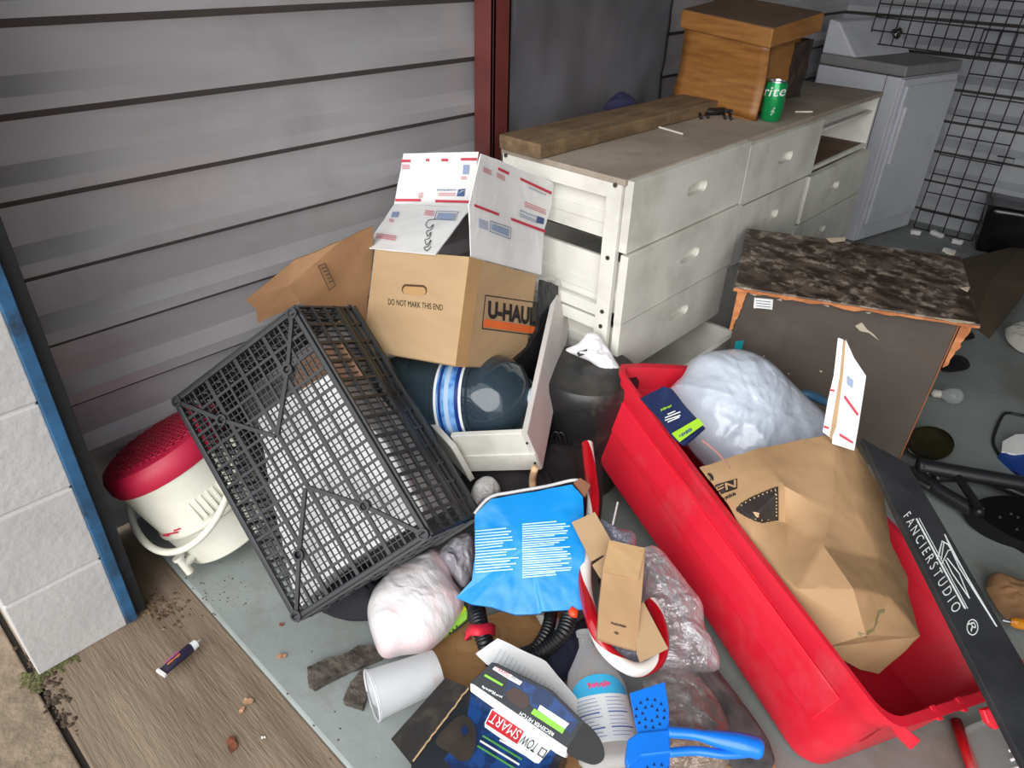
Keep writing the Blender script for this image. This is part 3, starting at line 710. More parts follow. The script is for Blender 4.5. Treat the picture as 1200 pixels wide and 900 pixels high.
for a0, a1, b0_, b1_ in ((0,KW,0,mg), (0,KW,KL-mg,KL), (0,mg,mg,KL-mg), (KW-mg,KW,mg,KL-mg)): mb.box(kf, a0, a1, b0_, b1_, -.012, .003)
mb.build('bottom_rim', M_crate, kt, bevel=.003)
ringpx = [(337,433),(260,492),(427,593),(350,650)]; rg = [kf.l(kf.p(x,y,.002)) for x, y in ringpx]
cor = [V((.010,.010,0)), V((KW-.010,.010,0)), V((KW-.010,KL-.010,0)), V((.010,KL-.010,0))]
mb = MB()
for q in rg+cor:
    mb.lathe(kf.w(q.x,q.y,-.008), kf.Z, [(0,.0125),(.014,.0125),(.014,.008),(.004,.007),(.004,.0005)], 24)
build_each(mb, 'bottom_boss', M_crate, kt, smooth=True, auto=40)
mb = MB()
def strut(p, q, wd=.0042):
    d = q-p; f = Fr(kf.w(p.x,p.y,0), kf.X*d.x+kf.Y*d.y, None, kf.Z); mb.box(f, .010, math.hypot(d.x,d.y)-.004, -wd, wd, -.004, .0035)
cA = kf.l(kf.p(325,512,0)); cB = kf.l(kf.p(358,570,0))
strut(rg[0], cor[2]); strut(rg[0], cA); strut(rg[1], cor[3]); strut(rg[1], cA); strut(rg[2], cor[1]); strut(rg[2], cB); strut(rg[3], cor[0]); strut(rg[3], cB)
build_each(mb, 'bottom_strut', M_crate, kt)
FLR = .016
def wallpt(side, u, z):
    """side 0..3, u along, z depth 0..KH (away from the bottom)"""
    g = FLR*z/KH
    c = [(-g,-g), (KW+g,-g), (KW+g,KL+g), (-g,KL+g)]
    a_, b_ = c[side], c[(side+1) % 4]; return kf.w(a_[0]+(b_[0]-a_[0])*u, a_[1]+(b_[1]-a_[1])*u, -z)
for side, L in ((0,KW),(1,KL),(2,KW),(3,KL)):
    mb = MB(); n_ = 24 if L < .45 else 36
    outw = [-kf.Y, kf.X, kf.Y, -kf.X][side]
    def bar(u0, z0, u1, z1, t0, t1):
        P = [wallpt(side,u0,z0), wallpt(side,u1,z0), wallpt(side,u1,z1), wallpt(side,u0,z1)]
        mb.hexa([p-outw*t0 for p in P]+[p+outw*t1 for p in P])
    for i in range(n_+1):
        u = i/n_; wd = (.0034 if i % 3 == 0 else .0010)/L
        if i % 3 == 0: bar(max(0,u-wd), .008, min(1,u+wd), KH, .004, .004)
        else: bar(max(0,u-wd), .01, min(1,u+wd), KH-.09, .003, .002)
    for z in (.008,.062,.114,.166,.190,.215): bar(0, z-.0035, 1, z+.0035, .003, .005)
    for z in (): bar(0, z-.0015, 1, z+.0015, .002, .002)
    bar(0, KH-.09, 1, KH-.075, .003, .006); bar(0, KH-.012, 1, KH, .004, .010)
    mb.build('side_wall', M_black, kt)
# white panel inside the crate
wf = Fr(kf.w(0,0,-.055), kf.X, None, kf.Z)
wpx = [(302,492),(330,470),(385,438),(405,465),(452,520),(495,595),(497,610),(440,640),(395,668),(372,690),(352,712),(340,680),(332,640),(318,580)]
mb = MB(); mb.slab([wf.p(x,y) for x, y in wpx], wf.Z, .165); densify(mb, 3, .002, 12).build('foam_block', mat('bright white foam',(244,244,244),.55), label='bright white foam block seen through the lattice of the black crate', cat='foam block')
bf = Fr(kf.w(0,0,-.10), kf.X, None, kf.Z)
mb = MB(); mb.slab([bf.p(x,y) for x, y in ((350,425),(398,398),(425,440),(375,470),(345,450))], bf.Z, .004); densify(mb,2,.004,14).build('cardboard_scrap', mat('reddish card',(134,100,78),.8), label='brown cardboard scrap seen through the upper end of the black crate', cat='cardboard')
M_dcloth = mat('dark blue-black cloth', (22,22,30), .9)
bag(tilt(385,705,.06,0), [(375,715),(385,690),(420,668),(450,665),(452,700),(440,722),(415,725),(395,722)], .06, .4, 14, 14, 60, seed=11, back=.6).build('dark_cloth', M_dcloth, smooth=True, label='dark cloth bundle under the lower end of the black crate, beside the plastic bag', cat='cloth')
bag(tilt(290,560,.20,0), [(240,520),(300,480),(330,520),(330,600),(300,630),(260,580)], .02, .3, 10, 10, 40, seed=12) 

# ------------------------------------------------------------------ broken white drawer with the water bottle
S2 = 1.05
def sc2(p): return CAM+(V(p)-CAM)*S2
dm = [V((-.5154,.8123,.2731)), V((-.8528,-.4547,-.2569)), V((-.0845,-.3653,.927))]
O2 = sc2((-.822,1.03,.30)); gf = Fr(O2, dm[0], None, dm[2]); GX, GZ = .5636*S2, .1338*S2
wt = thing('broken_drawer', (-1.15,1.14,.2), 'loose white drawer tipped up beside the dresser, holding a large water bottle', 'drawer')
rim = GZ; yl = gf.l(gf.p(527,514,rim)).y; T = .014
q432 = gf.l(gf.p(434,412,rim)); q530 = gf.l(gf.p(530,516,rim))
mb = MB(); mb.box(gf, 0, GX, 0, T, 0, rim); mb.box(gf, .006, GX, -.0005, 0, .004, rim-.004)
mb.build('side_panel', mat('primer white',(205,200,196),.55, dirt=(160,140,138), dscale=3, damt=.4), wt, bevel=.0015)
mb = MB(); mb.box(gf, 0, T, T, yl, 0, rim); mb.box(gf, -.004, 0, .002, yl, 0, rim*.46); mb.build('front_panel', M_white, wt, bevel=.0015)
d = (q432-q530); L = math.hypot(d.x,d.y); lf = Fr(gf.w(q530.x,q530.y,0), gf.X*d.x+gf.Y*d.y, None, gf.Z)
mb = MB(); mb.box(lf, -.02, L+.12, 0, T, 0, rim); mb.build('side_panel', M_white, wt, bevel=.0015)
e = lf.w(L+.12,0,0); el = gf.l(e)
mb = MB(); mb.slab([gf.w(T,T,.006), gf.w(T,yl,.006), gf.w(el.x,el.y,.006), gf.w(GX-T,el.y,.006), gf.w(GX-T,T,.006)], gf.Z, .006); mb.build('bottom_panel', M_white, wt)
mb = MB(); mb.box(gf, GX-T, GX, T, max(el.y,.3), 0, rim); mb.build('back_panel', M_white, wt, bevel=.0015)
mb = MB()
for x, y in ((629,517),(641,545)):
    pass
mb.lathe(gf.w(-.001,.010,rim*.75), -gf.X, [(0,.003),(.003,.003)], 10); mb.lathe(gf.w(-.005,.010,rim*.22), -gf.X, [(0,.003),(.003,.003)], 10)
build_each(mb, 'screw', M_dark, wt)
# water bottle (five gallon)
RB = .112
jt = thing('water_bottle', gf.w(.17,.2,rim), 'large clear blue water cooler bottle with a blue label lying in the loose drawer', 'bottle')
ja0 = gf.w(.140, .020, RB-.006); jd = gf.Y
ja1 = gf.w(.160, .455, RB+.02); jd = (ja1-ja0).normalized(); LB = .44
M_pet = mat('blue tinted bottle', (100,124,138), .05, col2=(90,114,128), scale=3, spec=.9, trans=.8)
prof = [(0,.026),(.006,.028),(.012,.045),(.03,.085),(.055,.100),(.085,RB),(.125,RB),(.129,RB-.006),(.137,RB-.006),(.141,RB),(.30,RB),(.304,RB-.007),(.314,RB-.007),(.318,RB),(.42,RB),(.445,RB-.012),(.46,RB-.04),(.46,.01)]
mb = MB(); mb.lathe(ja0, jd, prof, 56); mb.build('bottle_shell', M_pet, jt, smooth=True, auto=45)
mb = MB(); mb.lathe(ja0-jd*.010, jd, [(0,.027),(.014,.028),(.016,.026)], 28); mb.build('cap', mat('bottle cap pale',(170,190,200),.4), jt, smooth=True, auto=40)
zx = (gf.Z-jd*gf.Z.dot(jd)).normalized(); zy = jd.cross(zx)
def jring(mb, s0, s1, r, a0=-200, a1=200, mi=0, n=60):
    mb.grid([[ja0+jd*s+(zx*math.cos(R_(a0+(a1-a0)*k/n))+zy*math.sin(R_(a0+(a1-a0)*k/n)))*r for k in range(n+1)] for s in (s0, s1)], mi)
M_lab = mat('blue label', (52,110,184), .3, col2=(120,170,220), scale=20, stretch=(1,1,1), sharp=(.45,.6))
mb = MB(); jring(mb, .150, .224, RB+.0015, -180, 180, 0); mb.build('label_band', M_lab, jt, smooth=True)
mb = MB(); jring(mb, .150, .157, RB+.0025, -180, 180); jring(mb, .217, .224, RB+.0025, -180, 180)
mb.build('label_edge', M_wprint, jt, smooth=True)
mb = MB(); jring(mb, .158, .168, RB+.0022, -180, 180); jring(mb, .205, .212, RB+.0022, -180, 180); mb.build('label_stripe', mat('label navy',(24,50,120),.35), jt, smooth=True)
mb = MB(); jring(mb, .184, .196, RB+.0022, -180, 180); mb.build('label_stripe', mat('label pale blue',(176,200,230),.35), jt, smooth=True)
mb = MB()
def jtext(mb, s, s0, s1, a0, a1):
    uv, fs = textpoly(s); mb.add([ja0+jd*(s0+(s1-s0)*v)+(zx*math.cos(R_(a0+(a1-a0)*u))+zy*math.sin(R_(a0+(a1-a0)*u)))*(RB+.003) for u, v in uv], fs)
jtext(mb, '~aaaaa', .166, .198, 10, 75); jtext(mb, '~bbbbbbbbbb', .202, .211, 0, 70)
mb.build('label_lettering', M_navy, jt)
# black ribbed mat/tub between the bottle and drawer side
M_rub = mat('ribbed black rubber', (26,26,29), .5, bump=.5, bscale=10, stretch=(1,1,12))
# small pet bottle neck
sb = thing('small_bottle', gf.w(.2,.06,rim*.5), 'small clear blue plastic bottle beside the big water bottle neck in the drawer', 'bottle')
pA = gf.p(614,447,rim*.55); pB = gf.p(634,460,rim*.5); d = (pB-pA)
mb = MB(); mb.lathe(pA-d.normalized()*.06, d, [(.02,.010),(.026,.015),(.07,.015),(.09,.009),(.10,.008)], 28); mb.build('bottle_shell', film('clear pale blue plastic',(190,215,230),.5,.1), sb, smooth=True)
mb = MB(); mb.lathe(pA+d.normalized()*.040, d, [(0,.009),(.012,.009)], 20); mb.build('cap', M_wprint, sb)

# ------------------------------------------------------------------ moving box
sb_ = .905
def scb(p): return CAM+(V(p)-CAM)*sb_
ux = scb((-1.23,1.187,.67))-scb((-1.544,1.125,.616)); uz = scb((-1.23,1.187,.67))-scb((-1.163,1.069,.42))
BO = scb((-1.478,1.006,.366)); bxf = Fr(BO, ux, None, None) if False else None
Xb = V(ux).normalized(); Zb = V(uz).normalized(); Zb = (Zb-Xb*Zb.dot(Xb)).normalized(); Yb = Zb.cross(Xb)
BW, BD, BH = .3253*sb_, .355*sb_, .2848*sb_
hf = Fr(BO, Xb, None, Zb)     # x right along the front, y inward, z up
ub = thing('moving_box', BO+Xb*.15+Yb*.15, 'open brown cardboard moving box with orange striped logo, tilted on the water bottle', 'box')
t4 = .004
mb = MB(); mb.box(hf, 0, BW, 0, t4, 0, BH); mb.build('front_wall', M_card, ub, bevel=.001)
mb = MB(); mb.box(hf, BW-t4, BW, t4, BD, 0, BH); mb.build('side_wall', M_card, ub, bevel=.001)
mb = MB(); mb.box(hf, 0, t4, t4, BD, 0, BH); mb.build('side_wall', M_card, ub, bevel=.001)
mb = MB(); mb.box(hf, 0, BW, BD-t4, BD, 0, BH); mb.build('back_wall', M_card, ub, bevel=.001)
mb = MB(); mb.box(hf, 0, BW, 0, BD, 0, t4); mb.build('bottom', M_card, ub, bevel=.001)
mb = MB(); mb.box(hf, BW, BW+.0008, .001, .05, 0, BH); mb.build('seam_tape', mat('kraft tape',(188,150,100),.6), ub)
mfro = Fr(hf.w(0,-.0006,0), Xb, Zb, -Yb)
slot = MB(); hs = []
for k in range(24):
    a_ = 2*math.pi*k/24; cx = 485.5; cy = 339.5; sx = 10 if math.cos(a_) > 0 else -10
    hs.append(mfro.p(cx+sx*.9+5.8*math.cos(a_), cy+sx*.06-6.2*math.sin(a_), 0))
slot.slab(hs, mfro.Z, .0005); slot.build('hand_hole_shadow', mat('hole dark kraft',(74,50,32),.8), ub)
hs2 = [mfro.p(485.5+(10 if math.cos(2*math.pi*k/24) > 0 else -10)*.88+4.6*math.cos(2*math.pi*k/24), 340.8+(10 if math.cos(2*math.pi*k/24) > 0 else -10)*.06-4.9*math.sin(2*math.pi*k/24), .0008) for k in range(24)]
MB().slab(hs2, mfro.Z, .0006).build('hand_hole_flap', mat('hole flap kraft',(176,138,92),.8), ub)
mb = MB(); text(mb, 'DO NOT MARK THIS END', mfro.p(455,357), mfro.p(519,364), mfro.p(455,350), mfro.p(519,357), bold=.0)
mb.build('lettering', M_ink, ub)
msid = Fr(hf.w(BW+.0006,0,0), Yb, Zb, Xb)
mb = MB(); text(mb, 'U-HAUL', msid.p(571,373), msid.p(627,382), msid.p(572,352), msid.p(628,361), bold=.05, lift=.0012)
def outline(mb, pts, fr, wd=.002, lift=.0008):
    P = [fr.p(x,y,lift) for x, y in pts]
    for a_, b_ in zip(P, P[1:]+P[:1]): f = Fr(a_, b_-a_, None, fr.Z); mb.box(f, -wd/2, (b_-a_).length+wd/2, -wd/2, wd/2, -.0003, .0003)
outline(mb, [(569,346),(630,355),(627,393),(565,385)], msid, .0025)
mb.build('logo_lettering', M_ink, ub)
mb = MB(); mb.slab([msid.p(x,y,.0011) for x, y in ((568,374),(628,383),(627,391),(566,383))], msid.Z, .0005); mb.build('logo_stripe', mat('orange ink',(226,104,40),.6), ub)
# black rubber curling round the lower corner of the box
M_rub = mat('ribbed black rubber', (26,26,29), .5, bump=.5, bscale=10, stretch=(1,1,12))
rbf = Fr(hf.w(BW+.012,0,0), Yb, Zb, Xb)
bt = MB(); bt.slab([rbf.p(x,y) for x, y in ((636,328),(635,360),(630,388),(620,407),(604,422),(585,430),(575,440),(600,462),(622,474),(640,440),(652,385),(655,335))], rbf.Z, .012)
densify(bt, 3, .003, 14).build('rubber_sheet', M_rub, label='ribbed black rubber sheet curling round the lower right corner of the moving box', cat='rubber sheet')
# dark contents
mb = MB(); mb.box(hf, .02, BW-.02, .02, BD-.02, .02, BH*.72); densify(mb, 3, .02, 9).build('dark_bundle', M_dark, label='dark bundle packed inside the open moving box', cat='bundle')
MB().box(Fr(hf.w(BW*.72,.10,BH*.7), Yb, None, Zb), 0, .16, 0, .003, 0, .06).build('cardboard_divider', M_card, label='narrow cardboard strip standing inside the open moving box', cat='cardboard')
# mailing-carton panels standing in the box
A0, A1 = hf.w(-.006,-.004,BH+.002), hf.w(BW*.71,-.004,BH+.002)
fb1 = three(A0, A1, hf.w(0,.10,BH+.095))
def mailer(name, fr, quad, marks, label, flips=()):
    t = thing(name, fr.p(*quad[0]), label, 'cardboard panel')
    mb = MB(); mb.slab([fr.p(x,y) for x, y in quad], fr.Z, .003); densify(mb, 3, .0016, 12, seed=len(label)).build('panel', M_wpaper, t)
    byc = {}
    for mk in marks:
        kind, mt, *a_ = mk; m2 = byc.setdefault(mt.name, (MB(), mt))[0]
        if kind == 'q': m2.slab([fr.p(x,y,.0032) for x, y in a_[0]], fr.Z, .0004)
        elif kind == 't': text(m2, a_[0], *[fr.p(x,y,.0034) for x, y in a_[1]])
        elif kind == 'o': outline(m2, a_[0], fr, .0012, .0034)
        elif kind == 'l':
            (xa,ya),(xb,yb) = a_[0]; n_ = a_[1]; dx, dyy = a_[2]
            for k in range(n_): m2.slab([fr.p(x,y,.0033) for x, y in ((xa+dx*k,ya+dyy*k),(xb+dx*k,yb+dyy*k),(xb+dx*k,yb+dyy*k+1.0),(xa+dx*k,ya+dyy*k+1.0))], fr.Z, .0003)
        elif kind == 'c': m2.tube([fr.p(q.x,q.y,.0034) for q in spline([V((x,y,0)) for x, y in a_[0]], a_[1])], .0009, 6)
    for nm, (m2, mt) in byc.items(): m2.build('print_'+nm.replace(' ','_'), mt, t)
    return t
fb2 = Fr(fb1.p(462,239), fb1.X, None, (V((.62,-.74,.25))).normalized())
mailer('mailing_carton_panel', fb1, [(428,290),(462,239),(553,244),(546,250),(510,298)], [
    ('o', M_navy, [(512,247),(537,248),(533,258),(509,257)]), ('q', M_slate, [(514,249),(534,250),(531,257),(511,256)]), ('q', M_slate, [(460,248),(468,248),(466,254),(458,254)]),
    ('l', M_pink, ((441,273),(464,276)), 3, (-.4,2.2)), ('l', M_pink, ((456,256),(461,257)), 2, (0,2)), ('l', M_pink, ((498,246),(509,247)), 3, (-.6,2.2)),
    ('c', M_ink, [(511,257),(502,258),(499,264),(503,267),(508,263),(505,269),(500,271),(501,277),(505,272),(503,279),(498,281),(500,287),(505,281),(502,288),(497,290),(500,294),(505,289)], 80)],
    'white mailing carton flap with looping handwriting sloping over the moving box front')
mailer('mailing_carton_panel', fb2, [(473,180),(561,178),(553,244),(462,239)], [
    ('q', M_red, [(470,187),(481,187),(481,190),(470,190)]), ('q', M_red, [(499,186),(503,186),(503,189),(499,189)]), ('q', M_red, [(517,186),(525,186),(525,189),(517,189)]), ('q', M_red, [(540,185),(559,185),(559,188),(540,188)]),
    ('q', M_red, [(463,233),(493,233),(493,236),(463,236)]), ('q', M_red, [(510,234),(551,235),(551,238),(510,237)]),
    ('q', M_slate, [(543,193),(550,193),(549,204),(542,204)]), ('l', M_pink, ((540,207),(547,207)), 2, (0,2)), ('l', M_pink, ((471,193),(480,193)), 3, (0,2)), ('l', M_pink, ((491,226),(496,226)), 3, (-.5,2.2)),
    ('q', M_navy, [(537,222),(545,221),(544,230),(535,230)]), ('q', M_wprint, [(537,227),(541,223),(545,223),(540,225)]), ('t', M_slate, '~eeeeeeeeeeee', [(512,224),(535,224),(512,221),(535,221)]), ('l', M_pink, ((514,226),(534,226)), 2, (-.3,2.2))],
    'upright white mailing carton panel with red stripes, left one behind the moving box')
R0, R1 = hf.w(BW-.006,.004,BH-.01), hf.w(BW-.006,BD*.97,BH-.01)
fb3 = Fr(R0, Yb, None, (Xb*.95-Zb*.05).normalized())
mailer('mailing_carton_panel', fb3, [(564,180),(600,194),(608,198),(649,214),(647,238),(638,268),(634,322),(552,302),(550,240)], [
    ('q', M_red, [(584,196),(597,202),(596,205),(584,199)]), ('q', M_red, [(610,208),(647,225),(646,228),(610,211)]), ('q', M_red, [(556,239),(585,250),(585,253),(556,242)]), ('q', M_red, [(599,255),(640,270),(639,273),(599,258)]),
    ('l', M_pink, ((566,195),(576,200)), 3, (0,2.2)), ('l', M_pink, ((582,202),(592,207)), 3, (0,2.2)), ('l', M_slate, ((620,219),(640,228)), 1, (0,2)), ('l', M_pink, ((615,236),(640,246)), 3, (0,2.4)),
    ('t', M_slate, '~eeeeeeeeeeee', [(609,248),(630,256),(609,245),(630,253)]), ('l', M_slate, ((609,250),(629,258)), 2, (0,2.4)), ('q', M_navy, [(630,253),(638,256),(637,263),(629,261)]),('q', M_wprint, [(630,259),(634,255),(637,258),(633,258)]),
    ('o', M_navy, [(575,259),(599,267),(598,280),(574,271)]), ('q', M_slate, [(577,262),(597,269),(596,277),(576,269)]), ('l', M_slate, ((561,256),(572,260)), 5, (0,2.2))],
    'upright white mailing carton panel with red stripes, right one, nearest the dresser')

# ------------------------------------------------------------------ brown bag left of the moving box
t = thing('brown_carton', V((-1.5,1.05,.3)), 'torn open brown kraft carton leaning on the ribbed wall left of the moving box', 'carton')
kfz = Fr(at(370,340,.60), (.55,.83,0), None, (.80,-.53,.30))
vs_ = [(288,352,.0),(345,305,.04),(400,282,.03),(437,265,.01),(436,300,-.02),(428,390,-.03),(385,372,.0),(352,356,.05),(338,335,.06),(303,378,-.02),(300,362,.0)]
mb = relief(kfz, vs_, [(2,3,4),(1,2,8),(2,4,7,8),(4,5,6,7)][::1]+[(0,1,8),(0,8,10),(10,8,9),(8,7,9)], .02)
mb.f = [tuple(reversed(f)) for f in mb.f]
densify(mb, 3, .004, 9).build('carton_body', M_kraftd, t, smooth=True, auto=25)
mb = MB(); kk = .052
outline(mb, [(373,312),(381,309),(393,334),(386,340)], Fr(kfz.w(0,0,.045), kfz.X, None, kfz.Z), .0022)
for a_ in (314,318,322,326,330): mb.slab([kfz.p(x,y,.046) for x, y in ((377+(a_-314)*.5,a_),(383+(a_-314)*.5,a_-2),(383.5+(a_-314)*.5,a_-.5),(377.5+(a_-314)*.5,a_+1.5))], kfz.Z, .0004)
mb.build('stamp_print', mat('stamp ink',(60,32,20),.7), t)
# ------------------------------------------------------------------ black bin behind the tote
M_bb = mat('scuffed black bin plastic', (30,31,33), .4, dirt=(110,100,82), dscale=9, damt=.35)
bb = thing('black_bin', V((-.93,1.42,0)), 'scuffed black round waste bin standing between the loose drawer and the red tote', 'bin')
bc = V((-.945,1.255,0)); 
bcp = at(688,437,.36); bc = V((bcp.x, bcp.y, 0)); bA = V((.0,-.0,1)).normalized()
mb = MB(); mb.lathe(bc, bA, [(0,.115),(.01,.12),(.32,.140),(.355,.143),(.372,.135),(.378,.07),(.378,.001)], 48); mb.build('bin_body', M_bb, bb, smooth=True, auto=35)
hd = V((.55,-.83,0)).normalized(); ht = V((-hd.y,hd.x,0))*-1
for off in (0, .014):
    pth = [bc+hd*(.138-.006*abs(off))+ht*(s*.02+.05+off)+V((0,0,z)) for s, z in ((-1,.10),(-1,.17),(-.6,.23),(0,.25),(.5,.235),(.8,.17),(.8,.10))]
    MB().tube(spline(pth,30), .003, 8).build('wire_handle', M_black, bb, smooth=True)
# white cloth
M_cloth = mat('white cotton', (222,220,222), .85)
cf = tilt(700,405,.42,55)
mb = bag(cf, [(688,390),(700,391),(711,405),(720,420),(728,435),(717,439),(704,434),(692,424),(678,418),(663,410),(678,402)], .022, .7, 26, 14, 70, seed=21)
mb.build('white_cloth', M_cloth, smooth=True, label='twisted strip of white cloth draped over the black bin beside the dresser', cat='cloth')
MB().slab([cf.p(x,y,.022) for x, y in ((676,413),(688,409),(690,414),(678,418))], cf.Z, .004).build('label_strip', M_dark, label='tiny black tag on the white cloth by the dresser', cat='tag')

# ------------------------------------------------------------------ red tote
M_tote = mat('red tote plastic', (220,36,56), .38, col2=(210,28,48), scale=3, dirt=(206,84,92), dscale=6, damt=.5, bump=.15, bscale=8)
rimA, rimB, rimC, rimD = V((-.862,1.385,.412)), V((.005,.965,.274)), V((.176,1.345,.180)), V((-.69,1.765,.31))
basA, basB, basC, basD = V((-.885,1.325,.150)), V((-.072,.968,.006)), V((.075,1.25,.004)), V((-.72,1.62,.05))
tt_ = thing('storage_tote', V((-.4,1.25,0)), 'long red plastic storage tote lying tilted, holding a brown paper bag', 'tote')
rn = (rimB-rimA).cross(rimD-rimA).normalized()
if rn.z < 0: rn = -rn
cR = (rimA+rimB+rimC+rimD)/4; cBs = (basA+basB+basC+basD)/4
def rrect(c4, r, n=6):
    """rounded ring through four corners"""
    out = []; 
    for i in range(4):
        p = c4[i]; a_ = (c4[i-1]-p).normalized(); b_ = (c4[(i+1) % 4]-p).normalized()
        for k in range(n+1):
            t_ = k/n; P0 = p+a_*r; P2 = p+b_*r; out.append(P0*(1-t_)**2+p*2*t_*(1-t_)+P2*t_*t_)
        nx_ = c4[(i+1) % 4]
        e0 = p+b_*r; e1 = nx_+(p-nx_).normalized()*r
        for k in range(1, 8): out.append(e0.lerp(e1, k/8))
    return out
def ringlerp(A_, B_, t_): return [a_.lerp(b_, t_) for a_, b_ in zip(A_, B_)]
outb = rrect([basA,basB,basC,basD], .05); outr = rrect([rimA,rimB,rimC,rimD], .045)
def grow(ring, c, d): return [p+((p-c)-rn*((p-c).dot(rn))).normalized()*d for p in ring]
lay = [ringlerp(outb,outr,t_) for t_ in (0,.06,.5,.78)]; lay[0] = grow(outb,cBs,-.012)
lay += [grow(ringlerp(outb,outr,.80), cR, .006), grow(ringlerp(outb,outr,.93), cR, .008), grow(ringlerp(outb,outr,.94), cR, .020), grow(outr, cR, .022), grow(outr, cR, .004), ringlerp(outb,outr,.95), ringlerp(outb,outr,.5), grow(ringlerp(outb,outr,.06),cBs,-.004)]
for li in (4,5,6,7):
    lay[li] = [p+V((0,0,.0035))*fbm(p*14+V((li,0,0))) for p in lay[li]]
mb = MB(); mb.grid(lay, 0, close=True); b0 = len(mb.v); mb.v += [p+rn*.004 for p in lay[-1]]; mb.f.append(tuple(range(b0, b0+len(outb)))); mb.m.append(0)
k0 = len(mb.v); mb.v += lay[0]; mb.f.append(tuple(reversed(range(k0, k0+len(outb))))); mb.m.append(0)
mb.build('tub', M_tote, tt_, smooth=True, auto=40)
# ridge on the long side, end flutes, handle tab
mb = MB(); s0 = basA.lerp(rimA,.42).lerp(basB.lerp(rimB,.42),.05); s1 = basA.lerp(rimA,.40).lerp(basB.lerp(rimB,.40),.93)
sn = (rimB-rimA).cross(basA-rimA).normalized(); sn = sn if sn.dot(CAM-rimA) > 0 else -sn
mb.slab([s0-sn*.002, s1-sn*.002, s1+(rimB-basB)*.36-sn*.002, s0+(rimA-basA)*.34-sn*.002], sn, .004)
mb.v = [v+sn*.006 for v in mb.v]; mb.build('side_panel_relief', M_tote, tt_, bevel=.003)
for u in (.25,.42,.6,.76):
    p = rimB.lerp(rimC, u); ou = (rimB-rimA).normalized(); f = Fr(p+ou*.001, rimC-rimB, None, rn)
    MB().hexa([f.w(0,-.0,-.03)-ou*.0, f.w(.012,0,-.03), f.w(.012,0,.002), f.w(0,0,.002), f.w(0,0,-.028)+ou*.002, f.w(.012,0,-.028)+ou*.002, f.w(.012,0,-.002)+ou*.026, f.w(0,0,-.002)+ou*.026]).build('rim_rib', M_tote, tt_, bevel=.001)
hp = [at(1040,845,.262), at(1062,853,.25), at(1080,868,.21), at(1068,880,.19), at(1050,862,.22)]
MB().slab(hp, V((.75,-.5,.4)), .012).build('handle_lug', M_tote, tt_, bevel=.003)
hp = [at(1152,832,.19), at(1168,828,.19), at(1176,850,.16), at(1168,856,.16), at(1158,848,.17)]
MB().slab(hp, V((.7,-.3,.7)), .012).build('latch_tab', M_tote, tt_, bevel=.003)
# red stick
MB().tube([at(1120,845,.02), at(1145,915,.02)], .0115, 14).build('red_stick', mat('dark red stick',(160,16,24),.4), smooth=True, label='straight dark red stick on the floor below the end of the red tote', cat='stick')
# clear tray bottom right
M_clear = film('clear grey plastic', (200,200,192), .20, .1)
cf = tilt(1175,860,.04,0); t = thing('clear_tray', at(1172,870,0), 'clear ribbed plastic tray at the bottom right corner below the black case', 'tray')
mb = MB(); mb.slab([cf.p(x,y) for x, y in ((1132,850),(1175,832),(1225,870),(1225,930),(1152,930))], cf.Z, .03); mb.build('tray', M_clear, t, bevel=.006)
for k in range(5):
    y = 858+k*11; MB().tube([cf.p(1178+k*2,y,.004), cf.p(1186+k*2,y-3,.009), cf.p(1196+k*2,y+1,.004)], .003, 8).build('tray_rib', M_wprint, t, smooth=True)

# ------------------------------------------------------------------ white trash bag
M_tb = mat('white trash bag plastic', (204,212,224), .28, col2=(192,201,216), scale=5, bump=.6, bscale=9, bdist=.02, stretch=(1,1,.3), coat=.5)
fr = tilt(870,480,.30,38, 5)
o_ = [(785,455),(800,440),(812,420),(830,414),(862,412),(885,420),(905,435),(935,465),(962,490),(985,520),(960,560),(900,580),(850,578),(830,550),(805,520),(790,485)]
mb = bag(fr, o_, .13, .10, 9, 34, 150, seed=2, back=.8, center=(880,500)); mb.build('trash_bag', M_tb, smooth=True, label='full white plastic trash bag resting between the red tote and the marble-topped cabinet', cat='bag')
fr2_ = tilt(805,550,.40,30)
bag(fr2_, [(800,522),(822,510),(840,535),(855,560),(835,575),(812,560)], .03, .5, 22, 12, 50, seed=5)
MB().tube(spline([at(823,516,.47), at(840,530,.46), at(855,548,.45)], 20), .0022, 6).build('drawstring', mat('dull red cord',(170,120,110),.7), label='thin dull red drawstring at the mouth of the white trash bag', cat='cord')
# blue hose behind bag
MB().tube(spline([at(925,465,.30), at(945,462,.33), at(970,472,.30)], 20), .012, 12).build('blue_hose', mat('blue hose',(50,90,120),.5), smooth=True, label='short arc of blue hose between the white trash bag and the marble-topped cabinet', cat='hose')
# navy packet on tote rim
pr = three(at(762,458,.425), at(800,521,.385), at(783,453,.455)); t = thing('fabric_wrapper', at(785,490,.42), 'navy blue packet with a lime green band hanging over the rim of the red tote', 'packet')
mb = relief(pr, [(750,467,.0),(777,453,.012),(785,455,.012),(803,477,.016),(824,501,.010),(813,512,.004),(800,522,.0),(789,514,0),(775,494,.002)], [(0,8,3,2,1),(8,7,4,3),(7,6,5,4)], .008)
densify(mb, 2, .002, 20).build('packet', mat('navy card',(26,42,84),.5,col2=(22,36,74),scale=10), t, smooth=True, auto=30)
mb = MB(); mb.slab([pr.p(x,y,.019) for x, y in ((787,508),(818,490),(825,497),(796,518))], pr.Z, .001); mb.build('lime_band', mat('lime print',(160,208,44),.5), t)
mb = MB(); text(mb, '~ccccc', pr.p(797,514,.019), pr.p(812,505,.019), pr.p(795,509,.019), pr.p(810,500,.019), lift=.001); mb.build('band_lettering', M_navy, t)
mb = MB()
